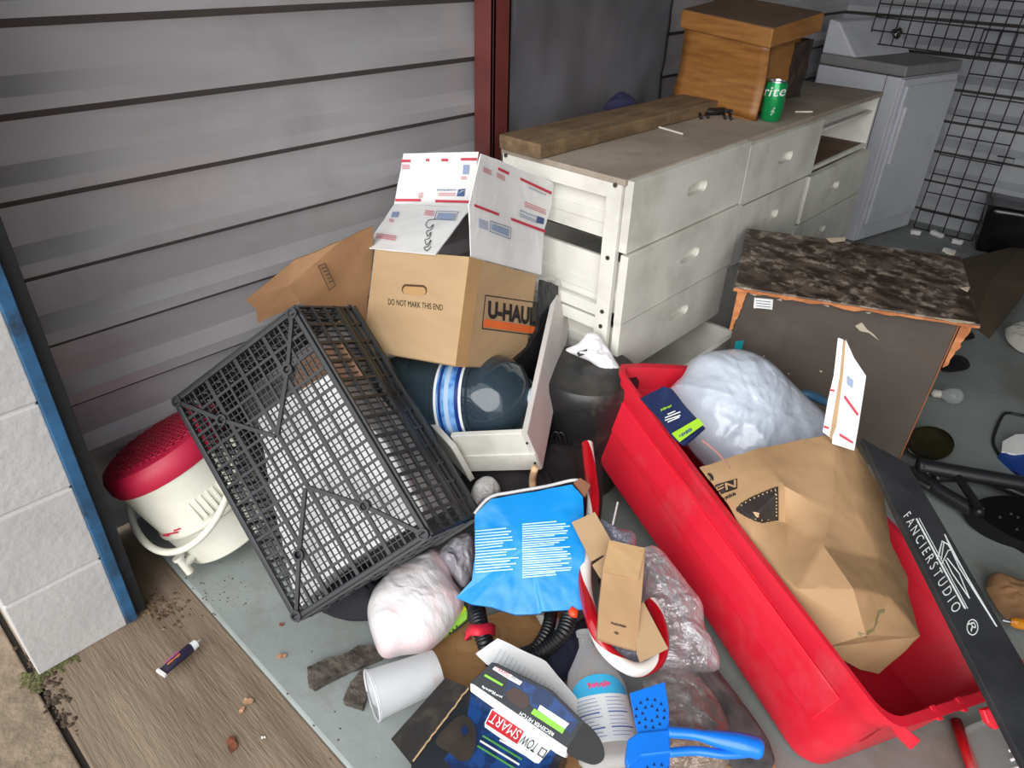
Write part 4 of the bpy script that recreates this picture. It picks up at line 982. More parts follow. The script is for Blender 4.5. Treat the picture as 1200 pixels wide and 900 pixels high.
for i, (xa, ya, xb, yb) in enumerate(((782,485,791,481),(779,489,797,482),(779,492,797,486),(782,494,796,488))): mb.slab([pr.p(x,y,.019) for x, y in ((xa,ya),(xb,yb),(xb+.5,yb+1.2),(xa+.5,ya+1.2))], pr.Z, .0006)
mb.build('print_lines', M_wprint, t)
mb = MB(); text(mb, '~ddddd', pr.p(775,483,.019), pr.p(788,477,.019), pr.p(774,479,.019), pr.p(787,473,.019), lift=.001); mb.build('lime_lettering', MATS['lime print'], t)

# ------------------------------------------------------------------ mailing carton standing in the paper bag
t = thing('folded_carton', at(985,480,.45), 'folded white mailing carton standing up behind the large brown paper bag', 'carton')
f1 = three(at(965,505,.46), at(1000,520,.45), at(992,400,.66))
mb = MB(); mb.slab([f1.p(x,y) for x, y in ((991,398),(1001,420),(1015,441),(1006,500),(1001,528),(975,520),(978,470),(988,440))], f1.Z, .006); mb.build('panel', M_wpaper, t)
mb = MB(); mb.slab([f1.p(x,y,.004) for x, y in ((982,396),(988,398),(984,440),(974,500),(972,512),(964,506),(970,470),(977,440))], f1.Z, .006); mb.build('panel', M_wpaper, t)
mb = MB(); mb.slab([f1.p(x,y,.001) for x, y in ((988,398),(991,400),(988,440),(980,500),(974,516),(972,512),(984,440))], f1.Z, .006); mb.build('inner_layer', M_card, t)
mb = MB()
for q in ([(990,463),(1006,485),(1005,488),(989,466)], [(972,456),(978,457),(978,459),(972,458)], [(966,499),(972,501),(971,503),(965,501)], [(984,508),(1000,518),(999,520),(984,511)]): mb.slab([f1.p(x,y,.0085) for x, y in q], f1.Z, .0005)
mb.build('red_print', M_red, t)
MB().slab([f1.p(x,y,.007) for x, y in ((993,440),(1000,446),(999,455),(993,450))], f1.Z, .0005).build('barcode', M_slate, t)

# ------------------------------------------------------------------ big paper bag in the tote
t = thing('paper_bag', V((-.25,1.35,.2)), 'large crumpled brown paper grocery bag with a printed dark emblem lying in the red tote', 'bag')
fp = three(at(850,545,.385), at(1075,745,.265), at(985,510,.435))
vs_ = [(820,548,.0),(880,528,.01),(978,508,.0),(1003,522,-.03),(1035,575,-.07),(1043,635,-.08),(1063,675,-.07),(1064,695,-.06),(1078,745,-.03),(1030,790,-.09),(1008,785,-.07),(963,759,-.02),
       (912,698,.0),(880,640,.0),(853,590,.0),(920,570,.02),(975,600,.015),(920,612,-.005),(1005,600,.0),(1030,655,-.02),(965,640,.028),(1000,690,.035),(935,690,.02),(1045,700,.0),(1015,745,.01),(880,608,.012)]
fs_ = [(0,14,25),(0,25,15,1),(1,15,16,2),(2,16,18),(2,18,3),(3,18,4),(4,18,19),(4,19,5),(5,19,6),(6,19,23,7),(7,23,8),(8,23,24),(8,24,11),(8,11,10),(8,10,9),(11,24,22,12),(12,22,13),(13,22,17,25),(13,25,14),(25,17,15),(15,17,20,16),(16,20,19,18),(17,22,20),(20,22,21),(20,21,19),(19,21,23),(21,24,23),(21,22,24)]
vs_ = [(x,y,h*(1.9 if k in (15,16,17,18,19,20,21,22,23,24,25) else 1)) for k, (x,y,h) in enumerate(vs_)]
P = [fp.p(x,y,h) for x, y, h in vs_]
mb = MB(); nn = fp.Z
fs2 = []
for f in fs_:
    a_, b_, c_ = P[f[0]], P[f[1]], P[f[2]]; fs2.append(f if (b_-a_).cross(c_-a_).dot(nn) > 0 else tuple(reversed(f)))
k = len(P); mb.add(P, fs2)
bnd = [0,14,13,12,11,10,9,8,7,6,5,4,3,2,1]; cen = sum((P[i] for i in bnd), V((0,0,0)))/len(bnd)
bk = [P[i].lerp(cen,.22)-nn*.045 for i in bnd]; kb = len(mb.v); mb.v += bk
for i in range(len(bnd)):
    j = (i+1) % len(bnd); mb.f.append((bnd[i], kb+i, kb+j, bnd[j])); mb.m.append(0)
mb.f.append(tuple(kb+i for i in reversed(range(len(bnd))))); mb.m.append(0)
pb = densify(mb, 4, .0028, 9, seed=3)
pb.build('bag_body', M_kraft, t, smooth=True, auto=35)
import bpy as _b
from mathutils.bvhtree import BVHTree
def onsurf(mb, pts_px, lift=.0012):
    """drop picture points onto the surface of a built mesh, following the view ray only to find where they lie on it"""
    bv = BVHTree.FromPolygons([tuple(v) for v in mb.v], [tuple(f) for f in mb.f]); out = []
    for x, y in pts_px:
        r = ray(x,y).normalized(); h = bv.ray_cast(CAM, r)
        if h[0] is None: out.append(None)
        else:
            n_ = h[1] if h[1].dot(-r) > 0 else -h[1]; out.append(h[0]+n_*lift)
    return out
def drape(mb, surf, quad, nx, ny, lift=.0012, mi=0, mask=None):
    """a printed patch following the creases of a surface: quad tl,tr,br,bl in picture points"""
    tl, tr, br, bl = [V((q[0], q[1], 0)) for q in quad]; idx = {}; pts = []
    for j in range(ny+1):
        for i in range(nx+1):
            u, v = i/nx, j/ny; q = (tl*(1-u)+tr*u)*(1-v)+(bl*(1-u)+br*u)*v; pts.append((q.x,q.y))
    P = onsurf(surf, pts, lift); b = len(mb.v); mb.v += [p if p else V((0,0,0)) for p in P]
    for j in range(ny):
        for i in range(nx):
            q = (j*(nx+1)+i, j*(nx+1)+i+1, (j+1)*(nx+1)+i+1, (j+1)*(nx+1)+i)
            if all(P[k] for k in q) and (mask is None or mask((i+.5)/nx,(j+.5)/ny)): mb.f.append(tuple(b+k for k in q)); mb.m.append(mi)
    return mb
def drapetext(mb, surf, body, bl, br, tl, tr, lift=.0016, mi=0, bold=0.0):
    uv, fs = textpoly(body, bold); bl, br, tl, tr = [V((q[0],q[1],0)) for q in (bl,br,tl,tr)]
    P = onsurf(surf, [((bl*(1-u)*(1-v)+br*u*(1-v)+tl*(1-u)*v+tr*u*v).x, (bl*(1-u)*(1-v)+br*u*(1-v)+tl*(1-u)*v+tr*u*v).y) for u, v in uv], lift)
    b = len(mb.v); mb.v += [p if p else V((0,0,0)) for p in P]
    for f in fs:
        if all(P[i] for i in f): mb.f.append(tuple(b+i for i in f)); mb.m.append(mi)
def arc(u, v): return (u >= 1-math.sqrt(max(0, 1-(1-v*1.0)**2))-.02) if v < 1 else True
def etop(u): return 598-28*u**.62
def ebot(u): return 598+15.5*math.sin(min(1,u*1.35)*math.pi/2)-4*max(0,u-.6)/.4
mb = MB(); drape(mb, pb, [(862,568),(912,568),(912,616),(862,616)], 50, 48, mask=lambda u, v: etop(u) <= 568+48*v <= ebot(u) and u > .02)
mb.build('printed_emblem', mat('brown black print',(40,32,28),.6), t)
mb = MB()
st = [(862+50*u, etop(u)+3) for u in (.14,.24,.34,.44,.54,.64,.74,.84,.93)]+[(909, y) for y in (576,580,584,588,592,596,600,604)]+[(862+50*u, ebot(u)-2.5) for u in (.45,.6,.75)]
for (x, y) in st: drape(mb, pb, [(x-.8,y-.8),(x+.8,y-.8),(x+.8,y+.8),(x-.8,y+.8)], 1, 1, .0026)
drape(mb, pb, [(882,600.5),(889,601),(888,606),(886,606)], 2, 2, .0026)
mb.build('emblem_studs', mat('kraft stud',(190,160,120),.6), t)
mb = MB(); drape(mb, pb, [(836,569),(864,561),(864,573),(840,581)], 14, 7); drapetext(mb, pb, '~P.P', (847,588), (863,582), (845,582), (862,576), bold=.03)
for k in range(14):
    a_ = -2.2+k*.28; x, y = 828+6.5*math.cos(a_), 563+7*math.sin(a_)
    drape(mb, pb, [(x-2,y-2),(x+2,y-2),(x+2,y+2),(x-2,y+2)], 1, 1)
mb.build('lettering', MATS['brown black print'], t)
mb = MB(); drapetext(mb, pb, 'EN', (842,578.5), (862.5,572), (839,570.5), (862.5,563), bold=.02, lift=.0042); mb.build('reversed_lettering', M_kraft, t)


mb = MB()
for (xa,ya,xb,yb) in ((1006,742,1016,746),(1016,742,1024,738),(1024,736,1028,728),(1026,728,1030,718),(1028,718,1036,716)): drape(mb, pb, [(xa,ya-2),(xb,yb-2),(xb,yb+2),(xa,ya+2)], 3, 1, .0014)
mb.build('olive_print', mat('olive print',(122,116,78),.7), t)
# ------------------------------------------------------------------ black flat case
M_case = mat('black nylon board', (36,37,40), .6, col2=(46,47,50), scale=10, dirt=(70,70,72), dscale=12, damt=.4, bump=.2)
q0, q1, q2, q3 = at(1012,514,.44), at(1066,545,.42), at(1216,805,.36), at(1196,900,.34)
cfz = three(q0, at(1200,893,.34), q1)
t = thing('flat_case', at(1100,680,.2), 'long flat black board with white lettering leaning over the right end of the red tote', 'case')
mb = MB(); mb.slab([cfz.p(x,y) for x, y in ((1010,513),(1064,543),(1230,828),(1230,950),(1204,903),(1190,876),(1050,600))], cfz.Z, .014); mb.build('board', M_case, t, bevel=.002)
mb = MB()
text(mb, 'F A N C I E R S T U D I O', cfz.p(1058,606), cfz.p(1117,720), cfz.p(1066,599), cfz.p(1127,712), lift=.001)
text(mb, 'R', cfz.p(1133,731), cfz.p(1138,741), cfz.p(1141,729), cfz.p(1146,738), lift=.001)
cc = [cfz.p(1139.5+7*math.cos(a_)*.9, 735+9*math.sin(a_)) for a_ in [2*math.pi*k/24 for k in range(24)]]
mb.tube(cc, .0010, 6, closed=True)
def ln(pts, r=.0011): mb.tube([cfz.p(x,y,.0008) for x, y in pts], r, 6)
ln([(1074,608),(1131,713)], .0018); ln([(1077,607),(1134,713)], .0008)
ln([(1098,655),(1104,634),(1111,638),(1168,734)]); ln([(1104,660),(1111,645),(1115,644)]); ln([(1107,626),(1122,655),(1142,692),(1168,734)]); ln([(1107,626),(1116,647),(1124,665),(1168,734)]); ln([(1108,656),(1116,672),(1136,701)]); ln([(1110,654),(1124,672),(1136,701)]); ln([(1104,634),(1100,652)]); ln([(1106,636),(1103,655)])
mb.build('lettering', M_wprint, t)
# paper bag and amber bottle at right
bag(tilt(1180,695,.03,5), [(1155,690),(1163,672),(1190,680),(1220,690),(1220,730),(1190,732),(1170,715)], .03, .5, 12, 12, 50, seed=8).build('paper_bag', M_kraftd, smooth=True, label='small flattened brown paper bag at the right edge beyond the black board', cat='bag')
t = thing('screwdriver', at(1190,730,.05), 'screwdriver with an amber handle at the right edge, beside the small flattened paper bag', 'screwdriver')
pa, pb_ = at(1178,727,.055), at(1215,735,.055); d = (pb_-pa)
mb = MB(); mb.lathe(pa+d*.15, d, [(0,.008),(.01,.013),(.06,.014),(.09,.012)], 12); mb.build('handle', mat('amber plastic',(190,120,20),.15,coat=.5), t)
mb = MB(); mb.tube([pa-d*.1, pa+d*.2], .004, 8); mb.build('shaft', M_alu, t)

# ------------------------------------------------------------------ the heap in front
M_sheet = mat('cardboard sheet', (164,124,80), .85, col2=(150,112,70), scale=3, bump=.3, bscale=14)
mb = MB(); mb.slab([at(x,y,z) for x, y, z in ((500,762,.012),(548,728,.014),(640,700,.016),(700,760,.014),(690,860,.012),(660,905,.012),(560,905,.012),(520,830,.012))], (0,0,1), .006)
densify(mb, 4, .006, 6).build('cardboard_sheet', M_sheet, label='flattened brown cardboard sheet lying under the hitch box and hoses', cat='cardboard')
mb = MB(); mb.slab([at(x,y,.012) for x, y in ((640,890),(700,860),(860,850),(905,878),(912,915),(640,915))], (0,0,1), .006)
densify(mb, 3, .005, 6).build('cardboard_sheet', M_sheet, label='brown cardboard sheet at the bottom edge under the blue scoop', cat='cardboard')
# dark filler items deep between things
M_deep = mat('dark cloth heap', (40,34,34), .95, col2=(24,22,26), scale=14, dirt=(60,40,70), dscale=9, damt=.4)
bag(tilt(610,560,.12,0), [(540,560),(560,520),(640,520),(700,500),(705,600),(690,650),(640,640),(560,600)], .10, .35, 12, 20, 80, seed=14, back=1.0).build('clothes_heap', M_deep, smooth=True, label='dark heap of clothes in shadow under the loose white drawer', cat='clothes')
bag(tilt(770,800,.05,0), [(700,680),(740,650),(790,720),(840,790),(905,880),(890,905),(850,890),(800,800),(740,740)], .05, .35, 10, 20, 90, seed=15, back=.9).build('clothes_heap', mat('grey rags',(88,84,82),.9,col2=(44,42,44),scale=14), smooth=True, label='grey rags in the gap along the foot of the red tote', cat='clothes')
# plank splinter
MB().tube(spline([at(627,548,.30), at(624,562,.24), at(625,575,.22)], 8), .009, 8).build('wood_splinter', mat('pale wood splinter',(206,168,130),.8), smooth=True, label='pale splintered wood stub just under the corner of the loose drawer', cat='wood piece')
# blue flattened box
bt_ = tilt(620,650,.21,32)
t = thing('blue_carton', at(620,690,.08), 'flattened bright blue printed carton with small white text lines, in the middle of the heap', 'carton')
vs_ = [(556,604,.0),(575,585,.004),(670,568,.01),(683,582,.008),(685,640,.012),(684,714,.0),(636,716,.0),(633,719,-.004),(604,720,-.004),(576,711,.002),(553,708,.0),(535,700,-.008),(553,680,.0),(557,650,.004),(620,640,.016)]
bnd = list(range(14)); fs_ = [((i+1) % 14, i, 14) for i in range(14)]
mb = relief(bt_, vs_, fs_, .012)
M_bluec = mat('cyan blue carton', (10,140,214), .35, col2=(6,128,204), scale=5, dirt=(90,176,226), dscale=7, damt=.5)
bc_ = densify(mb, 4, .0022, 14, seed=5); bc_.build('carton_face', M_bluec, t, smooth=True, auto=40)
mb = MB(); rnd = random.Random(3)
for (xa, xb, y0_, y1_, dn) in ((557,608,620,668,15), (612,671,612,674,24)):
    for k in range(dn):
        y = y0_+(y1_-y0_)*k/(dn-1); L = (xb-xa)*rnd.uniform(.62,1); 
        drape(mb, bc_, [(xa,y+2),(xa+L,y-1.5),(xa+L,y-.1),(xa,y+3.4)], 6, 1, .0012)
mb.build('text_lines', mat('white print on blue',(190,222,240),.5), t)
mb = MB(); mb.tube(spline([bt_.p(x,y,-.012) for x, y in ((556,602),(574,583),(600,577),(640,570),(670,563),(682,564))], 30), .004, 8); mb.build('torn_white_edge', M_wpaper, t, smooth=True)
mb = MB(); mb.slab([bt_.p(x,y,.004) for x, y in ((672,566),(680,560),(692,568),(686,582),(683,580))], bt_.Z, .01); mb.build('torn_brown_corner', mat('torn brown card',(130,84,62),.85), t)
# bags around
M_pb = mat('thin white shopping bag', (214,211,211), .28, col2=(224,188,192), scale=6, sharp=(.5,.7), bump=.5, bscale=14, bdist=.012, stretch=(1,2.5,1), coat=.7)
bag(tilt(485,715,.07,18), [(441,690),(462,668),(490,655),(512,646),(525,660),(532,682),(544,703),(534,728),(520,748),(498,764),(470,768),(448,770),(436,745),(430,712)], .085, .15, 9, 34, 140, seed=6, back=.6).build('shopping_bag', M_pb, smooth=True, label='stuffed thin white shopping bag under the corner of the black crate', cat='bag')
M_gb = mat('grey plastic bag', (128,126,134), .3, col2=(160,156,162), scale=9, bump=.8, bscale=20, bdist=.02)
bag(tilt(538,658,.12,25), [(520,640),(535,628),(552,626),(557,650),(553,675),(542,688),(528,672),(512,655)], .04, .5, 22, 16, 60, seed=7).build('grey_bag', M_gb, smooth=True, label='crumpled grey plastic bag wedged between the white shopping bag and the blue carton', cat='bag')
M_wb = mat('crinkled clear bag', (196,194,190), .3, col2=(170,168,166), scale=9, bump=.9, bscale=24, bdist=.02)
bag(tilt(568,580,.20,35), [(551,590),(554,570),(566,559),(578,560),(586,572),(582,582),(566,592),(556,605)], .03, .5, 24, 14, 60, seed=8).build('crumpled_wrapper', M_wb, smooth=True, label='crumpled translucent wrapper just above the blue carton, beside the crate corner', cat='wrapper')
# lime packet
lf_ = tilt(535,735,.05,20); t = thing('lime_packet', at(535,740,.02), 'lime green printed packet sticking out beside the white shopping bag', 'packet')
mb = MB(); mb.slab([lf_.p(x,y) for x, y in ((543,708),(548,716),(548,724),(512,754),(508,752),(520,730))], lf_.Z, .012); mb.build('packet', mat('lime green',(150,206,70),.5), t, bevel=.003)
mb = MB(); 
for x, y in ((527,742),(531,738),(535,734),(526,736)): mb.slab([lf_.p(x+a_,y+b_,.0008) for a_, b_ in ((-1.6,0),(0,-1.6),(1.6,0),(0,1.6))], lf_.Z, .0006)
mb.slab([lf_.p(x,y,.0006) for x, y in ((543,708),(547,714),(525,734),(523,729))], lf_.Z, .0005, 1)
mb.build('printed_marks', [mat('dark green print',(30,60,40),.5), mat('yellow lime',(214,228,40),.5)], t)
# corrugated hoses
M_hose = mat('black corrugated hose', (22,22,24), .35)
def hose(pts, r, lb):
    P = spline([at(x,y,z) for x, y, z in pts], 110)
    MB().tube(P, r, 14, rf=lambda t_, L: r*(1+.10*math.sin(L*2*math.pi/.0075)), cap=True).build('corrugated_hose', M_hose, smooth=True, label=lb, cat='hose', group='black corrugated hoses')
hose([(556,690,.10),(560,722,.11),(566,745,.10),(578,775,.05),(590,800,.03)], .0185, 'black corrugated hose with a red strap, leftmost under the blue carton')
hose([(646,700,.10),(644,730,.10),(634,752,.09),(618,768,.07),(600,776,.05)], .014, 'thin black corrugated hose directly under the tab of the blue carton')
hose([(667,722,.13),(660,742,.12),(645,757,.10),(625,770,.08),(604,782,.06)], .0165, 'black corrugated hose ending in an orange cap, right of the blue carton tab')
P = [at(562+dx,y,z) for dx, y, z in ((-16,738,.105),(-10,732,.13),(0,732,.138),(12,730,.125),(18,733,.10))]
mb = MB(); rr = spline(P, 20); mb.grid([[p+V((0,0,0)) for p in rr], [p-HC*-.0+V((HC.x*.022,HC.y*.022,-.008)) for p in rr]]); mb.build('red_strap', mat('red strap',(206,26,52),.6), solid=.003, smooth=True, label='red strap wrapped over the left corrugated hose', cat='strap')
MB().slab([at(x,y,.06) for x, y in ((544,743),(552,741),(553,749),(545,750))], (0,0,1), .003).build('fabric_tag', mat('maroon tag',(110,22,36),.7), label='small maroon tag beside the red strap on the cardboard sheet', cat='tag')
bag(tilt(672,717,.145,20), [(665,716),(670,710),(678,716),(676,724),(668,724)], .012, .4, 40, 6, 24, seed=1).build('orange_cap', mat('orange cap',(240,70,30),.4), smooth=True, label='small bright orange cap on the end of the right hose, by the blue carton corner', cat='cap')
bag(tilt(635,785,.03,0), [(592,770),(625,762),(655,752),(690,725),(700,745),(680,780),(650,805),(625,790)], .045, .35, 16, 14, 60, seed=17, back=.5).build('navy_cloth', mat('navy cloth',(30,36,58),.85), smooth=True, label='navy cloth under the ends of the corrugated hoses', cat='cloth')
bag(tilt(645,725,.05,10), [(628,722),(640,716),(652,720),(660,740),(645,742),(634,732)], .02, .5, 26, 8, 36, seed=18).build('crumpled_tissue', M_wb, smooth=True, label='crumpled white tissue just under the blue carton tab, between the hoses', cat='tissue')
# receipt
rf_ = tilt(620,795,.11,12); t = thing('instruction_sheet', rf_.p(620,795), 'white printed instruction sheet folded behind the hitch packaging', 'paper')
mb = relief(rf_, [(558,766,.0),(583,748,.012),(640,775,.006),(676,818,.0),(676,846,-.002),(640,824,.004),(600,795,.006),(570,778,.002)], [(0,7,1),(7,6,2,1),(6,5,2),(5,4,3,2)], .001)
rs_ = densify(mb, 3, .0015, 16); rs_.build('sheet', M_wpaper, t)
mb = MB()
for k in range(15):
    u = k/14; x = 588+u*66; y = 760+u*50; drape(mb, rs_, [(x,y),(x-10,y+17),(x-10.6,y+17.2),(x-.6,y+.2)], 5, 1, .0010)
mb.build('printed_lines', M_slate, t)
# ------------------------------------------------------------------ hitch box
M_hb = mat('black glossy carton', (24,27,32), .35, col2=(30,34,42), scale=8, dirt=(60,50,40), dscale=14, damt=.3)
M_hblue = mat('blue printed panel', (18,58,112), .35, col2=(12,36,76), scale=40, sharp=(.45,.55))
t = thing('hitch_box', at(580,870,0), 'black and blue receiver hitch carton lying torn open at the bottom edge of the heap', 'box')
hp_ = three(at(552,808,.115), at(655,872,.115), at(485,890,.085))
mb = MB(); mb.slab([hp_.p(x,y) for x, y in ((548,806),(664,874),(652,905),(640,960),(470,960),(482,896))], hp_.Z, .07); mb.build('carton_body', M_hb, t, bevel=.002)
mb = MB(); mb.slab([hp_.p(x,y,.0006) for x, y in ((552,812),(655,876),(628,930),(560,930),(520,890),(545,855))], hp_.Z, .0005); mb.build('blue_print', M_hblue, t)
mb = MB(); mb.slab([hp_.p(x,y,.0014) for x, y in ((576,831),(583,831),(644,872),(645,878),(632,894),(627,894),(568,852),(568,847))], hp_.Z, .0005); mb.build('logo_plate', M_wprint, t)
mb = MB(); mb.slab([hp_.p(x,y,.0022) for x, y in ((577,832),(614,857),(606,872),(569,848))], hp_.Z, .0005); mb.build('logo_red', mat('signal red',(196,34,44),.5), t)
mb = MB(); text(mb, 'SMART', hp_.p(612,858), hp_.p(579,836), hp_.p(605,868), hp_.p(572,846), lift=.003); mb.build('logo_lettering', M_wprint, t)
mb = MB(); text(mb, 'TOW', hp_.p(633,873), hp_.p(615,861), hp_.p(625,883), hp_.p(608,871), lift=.003)
outline(mb, [(635,876),(641,880),(636,888),(630,884)], hp_, .0016, .003); mb.build('logo_lettering_dark', M_ink, t)
mb = MB(); 
for k in range(3): mb.slab([hp_.p(x,y,.0014) for x, y in ((566+k*-3,861+k*6),(612+k*-3,889+k*6),(611-k*3,891+k*6),(565-k*3,863+k*6))], hp_.Z, .0005, 1 if k != 1 else 0)
mb.slab([hp_.p(x,y,.0016) for x, y in ((586,866),(632,893),(631,895),(585,868))], hp_.Z, .0005, 0)
mb.build('print_lines', [M_wprint, mat('green print',(70,140,70),.5)], t)
mb = MB(); mb.slab([hp_.p(x,y,.0018) for x, y in spline([V((x,y,0)) for x, y in ((532,842),(545,838),(556,850),(558,870),(552,888),(540,892),(524,880),(510,870),(522,852),(532,842))], 30) for x, y in ((x,y),)] if False else [hp_.p(q.x,q.y,.0018) for q in spline([V((x,y,0)) for x, y in ((532,842),(545,838),(556,850),(558,870),(552,888),(540,892),(524,880),(510,870),(522,852),(532,844))], 30)], hp_.Z, .0006); mb.build('hitch_picture', mat('printed hitch',(52,44,34),.5,col2=(34,28,24),scale=20), t)
mb = MB(); mb.slab([hp_.p(x,y,.0026) for x, y in ((540,853),(546,850),(549,858),(543,863))], hp_.Z, .0004); mb.build('hitch_picture_hole', M_hblue, t)
hs_ = three(at(548,806,.115), at(484,890,.085), at(458,866,.06))
mb = MB(); mb.slab([hs_.p(x,y) for x, y in ((549,806),(522,794),(458,866),(482,896))], hs_.Z, .003); mb.build('torn_flap', mat('worn black card',(40,38,36),.6,dirt=(96,84,66),dscale=20,damt=.5), t)
mb = MB(); mb.tube([hp_.p(x,y,.003)+V((0,0,.002))*fbm(V((x*.1,y*.1,0))) for x, y in [(549+(484-549)*k/20+2*fbm(V((k*.7,0,0))), 806+(892-806)*k/20) for k in range(21)]], .0018, 6); mb.build('torn_edge', M_card, t)
hh_ = three(at(550,802,.135), at(664,878,.135), at(577,776,.165))
t2 = thing('hitch_header_card', hh_.p(620,830), 'receiver hitch header card with white spine and rounded black tongue above the hitch carton', 'packaging')
rev = [(551,800),(576,776),(582,777),(645,808),(684,846),(664,882)]
mb = MB(); mb.slab([hh_.p(x,y) for x, y in rev], hh_.Z, .02); mb.build('card_face', M_hb, t2, bevel=.001)
mb = MB(); mb.slab([hh_.p(x,y,.0006) for x, y in ((597,790),(645,812),(678,846),(668,860),(600,810),(590,815))], hh_.Z, .0004); mb.build('blue_print', M_hblue, t2)
mb = MB(); mb.slab([hh_.p(q.x,q.y,.001) for q in spline([V((x,y,0)) for x, y in ((672,866),(684,848),(696,856),(706,872),(708,888),(698,896),(684,893),(664,882),(672,866))], 40)], hh_.Z, .0016); mb.build('black_tongue', M_dark, t2)
mb = MB(); mb.slab([hh_.p(x,y,.001) for x, y in ((551,800),(556,802),(666,877),(662,888),(652,883),(551,810))], hh_.Z, .018); mb.build('white_spine', M_wpaper, t2, bevel=.002)
mb = MB(); mb.slab([hh_.p(x,y,.0012) for x, y in ((580,781),(600,791),(612,799),(609,803),(596,796),(577,784))], hh_.Z, .0005); mb.build('logo_plate', M_wprint, t2)
mb = MB(); text(mb, 'TOW', hh_.p(608,800), hh_.p(598,794), hh_.p(611,797), hh_.p(601,791), lift=.0022); mb.build('logo_lettering_dark', M_ink, t2)
mb = MB(); text(mb, 'SMART', hh_.p(596,794), hh_.p(579,784), hh_.p(598,790), hh_.p(582,781), lift=.0022); mb.build('logo_lettering', M_red, t2)
mb = MB(); text(mb, 'RECEIVER HITCH', hh_.p(650,859), hh_.p(611,834), hh_.p(648,863), hh_.p(608,838), lift=.0022, bold=.02); text(mb, '~fffff', hh_.p(590,816), hh_.p(566,803), hh_.p(588,820), hh_.p(564,806), lift=.0022); mb.build('lettering', M_wprint, t2)
mb = MB(); mb.slab([hh_.p(x,y,.0016) for x, y in ((626,830),(662,854),(659,860),(622,836))], hh_.Z, .0005); mb.slab([hh_.p(x,y,.0016) for x, y in ((569,790),(590,802),(588,804),(567,792))], hh_.Z, .0005); mb.build('green_band', mat('bright green',(130,196,60),.5), t2)
mb = MB(); mb.slab([hh_.p(x,y,.0016) for x, y in ((633,826),(667,848),(662,854),(630,832))], hh_.Z, .0005); mb.build('white_band', M_wprint, t2)
mb = MB(); mb.slab([hh_.p(q.x,q.y,.0016) for q in spline([V((x,y,0)) for x, y in ((592,811),(604,806),(618,815),(620,826),(612,830),(598,822),(592,812))], 24)], hh_.Z, .0006); mb.build('hitch_picture', mat('printed hitch brown',(60,40,32),.5), t2)
# white sheet under hitch box left
MB().slab([at(x,y,.03) for x, y in ((486,893),(500,885),(520,905),(490,905))], (0,0,1), .003).build('paper_scrap', M_wpaper, label='white paper corner at the bottom edge beside the hitch carton', cat='paper')

# ------------------------------------------------------------------ clear cup
t = thing('plastic_cup', at(470,815,0), 'translucent white plastic cup lying on its side in front of the shopping bag', 'cup')
c0 = at(436,815,.05); c1 = at(512,785,.045); d = c1-c0
M_cup = mat('milky cup plastic', (232,233,236), .3, alpha=.5)
mb = MB(); mb.lathe(c0, d, [(0,.050),(.004,.052),(.008,.050),(d.length*.5,.046),(d.length,.042),(d.length+.001,.002)], 44, cap=False); mb.build('cup_wall', M_cup, t, smooth=True, auto=50)
mb = MB(); mb.tube([c0+(V((0,0,1))-d.normalized()*d.normalized().z).normalized()*.0515*math.cos(a_)+d.normalized().cross(V((0,0,1))).normalized()*.0515*math.sin(a_) for a_ in [2*math.pi*k/40 for k in range(40)]], .0022, 8, closed=True); mb.build('cup_rim', M_cup, t, smooth=True)
# bark pieces
M_bark = mat('weathered bark', (92,84,76), .95, col2=(54,48,42), scale=30, bump=1, bscale=50, stretch=(1,1,1))
for pts, lb in (([(360,782),(380,772),(400,768),(420,756),(440,756),(448,768),(425,778),(400,788),(368,805),(361,800)], 'long grey weathered bark strip on the floor left of the plastic cup'), ([(402,820),(410,800),(425,782),(432,800),(430,815),(425,828),(412,824)], 'short grey weathered bark chunk touching the rim of the plastic cup')):
    mb = MB(); mb.slab([at(x,y,.016) for x, y in pts], (0,0,1), .016); densify(mb, 3, .003, 40, seed=len(lb)).build('bark_piece', M_bark, label=lb, cat='bark')
# pink and cream bits near crate
t = thing('candy_wrapper', at(404,716,0), 'small pink and white wrapper on the floor at the lower corner of the black crate', 'wrapper')
MB().slab([at(x,y,.012) for x, y in ((395,710),(407,706),(411,718),(404,724),(397,720))], (0,0,1), .006).build('wrapper', mat('pale wrapper',(222,190,196),.5), t, bevel=.002)
MB().slab([at(x,y,.0125) for x, y in ((400,712),(408,712),(408,718),(401,719))], (0,0,1), .0006).build('pink_print', mat('magenta print',(206,40,90),.5), t)
bag(tilt(420,722,.012,0), [(409,718),(420,717),(434,722),(430,726),(416,725)], .014, .3, 30, 6, 30, seed=2).build('cream_rag', mat('cream rag',(206,198,176),.9), smooth=True, label='cream rag beside the pink wrapper, under the dark cloth', cat='rag')

# ------------------------------------------------------------------ striped tube (candy cane)
M_cred = mat('candy red', (176,12,28), .2, coat=.6); M_cwh = mat('candy white', (232,226,220), .25, coat=.6)
pts = [(688,520,.30),(691,548,.28),(695,585,.25),(692,620,.22),(686,655,.20),(686,690,.185),(694,725,.19),(706,755,.17),(726,776,.155),(748,785,.15),(768,776,.155),(776,755,.165),(772,728,.175),(763,705,.18)]
P = spline([at(x,y,z) for x, y, z in pts], 640); seg = 64
mb = MB(); mb.tube(P, .0145, seg, mf=lambda i, k: 0 if ((i/250.0+k/seg) % 1) < .5 else 1); mb.build('candy_cane', [M_cred, M_cwh], smooth=True, label='large red and white striped plastic candy cane curving down beside the blue carton', cat='decoration')
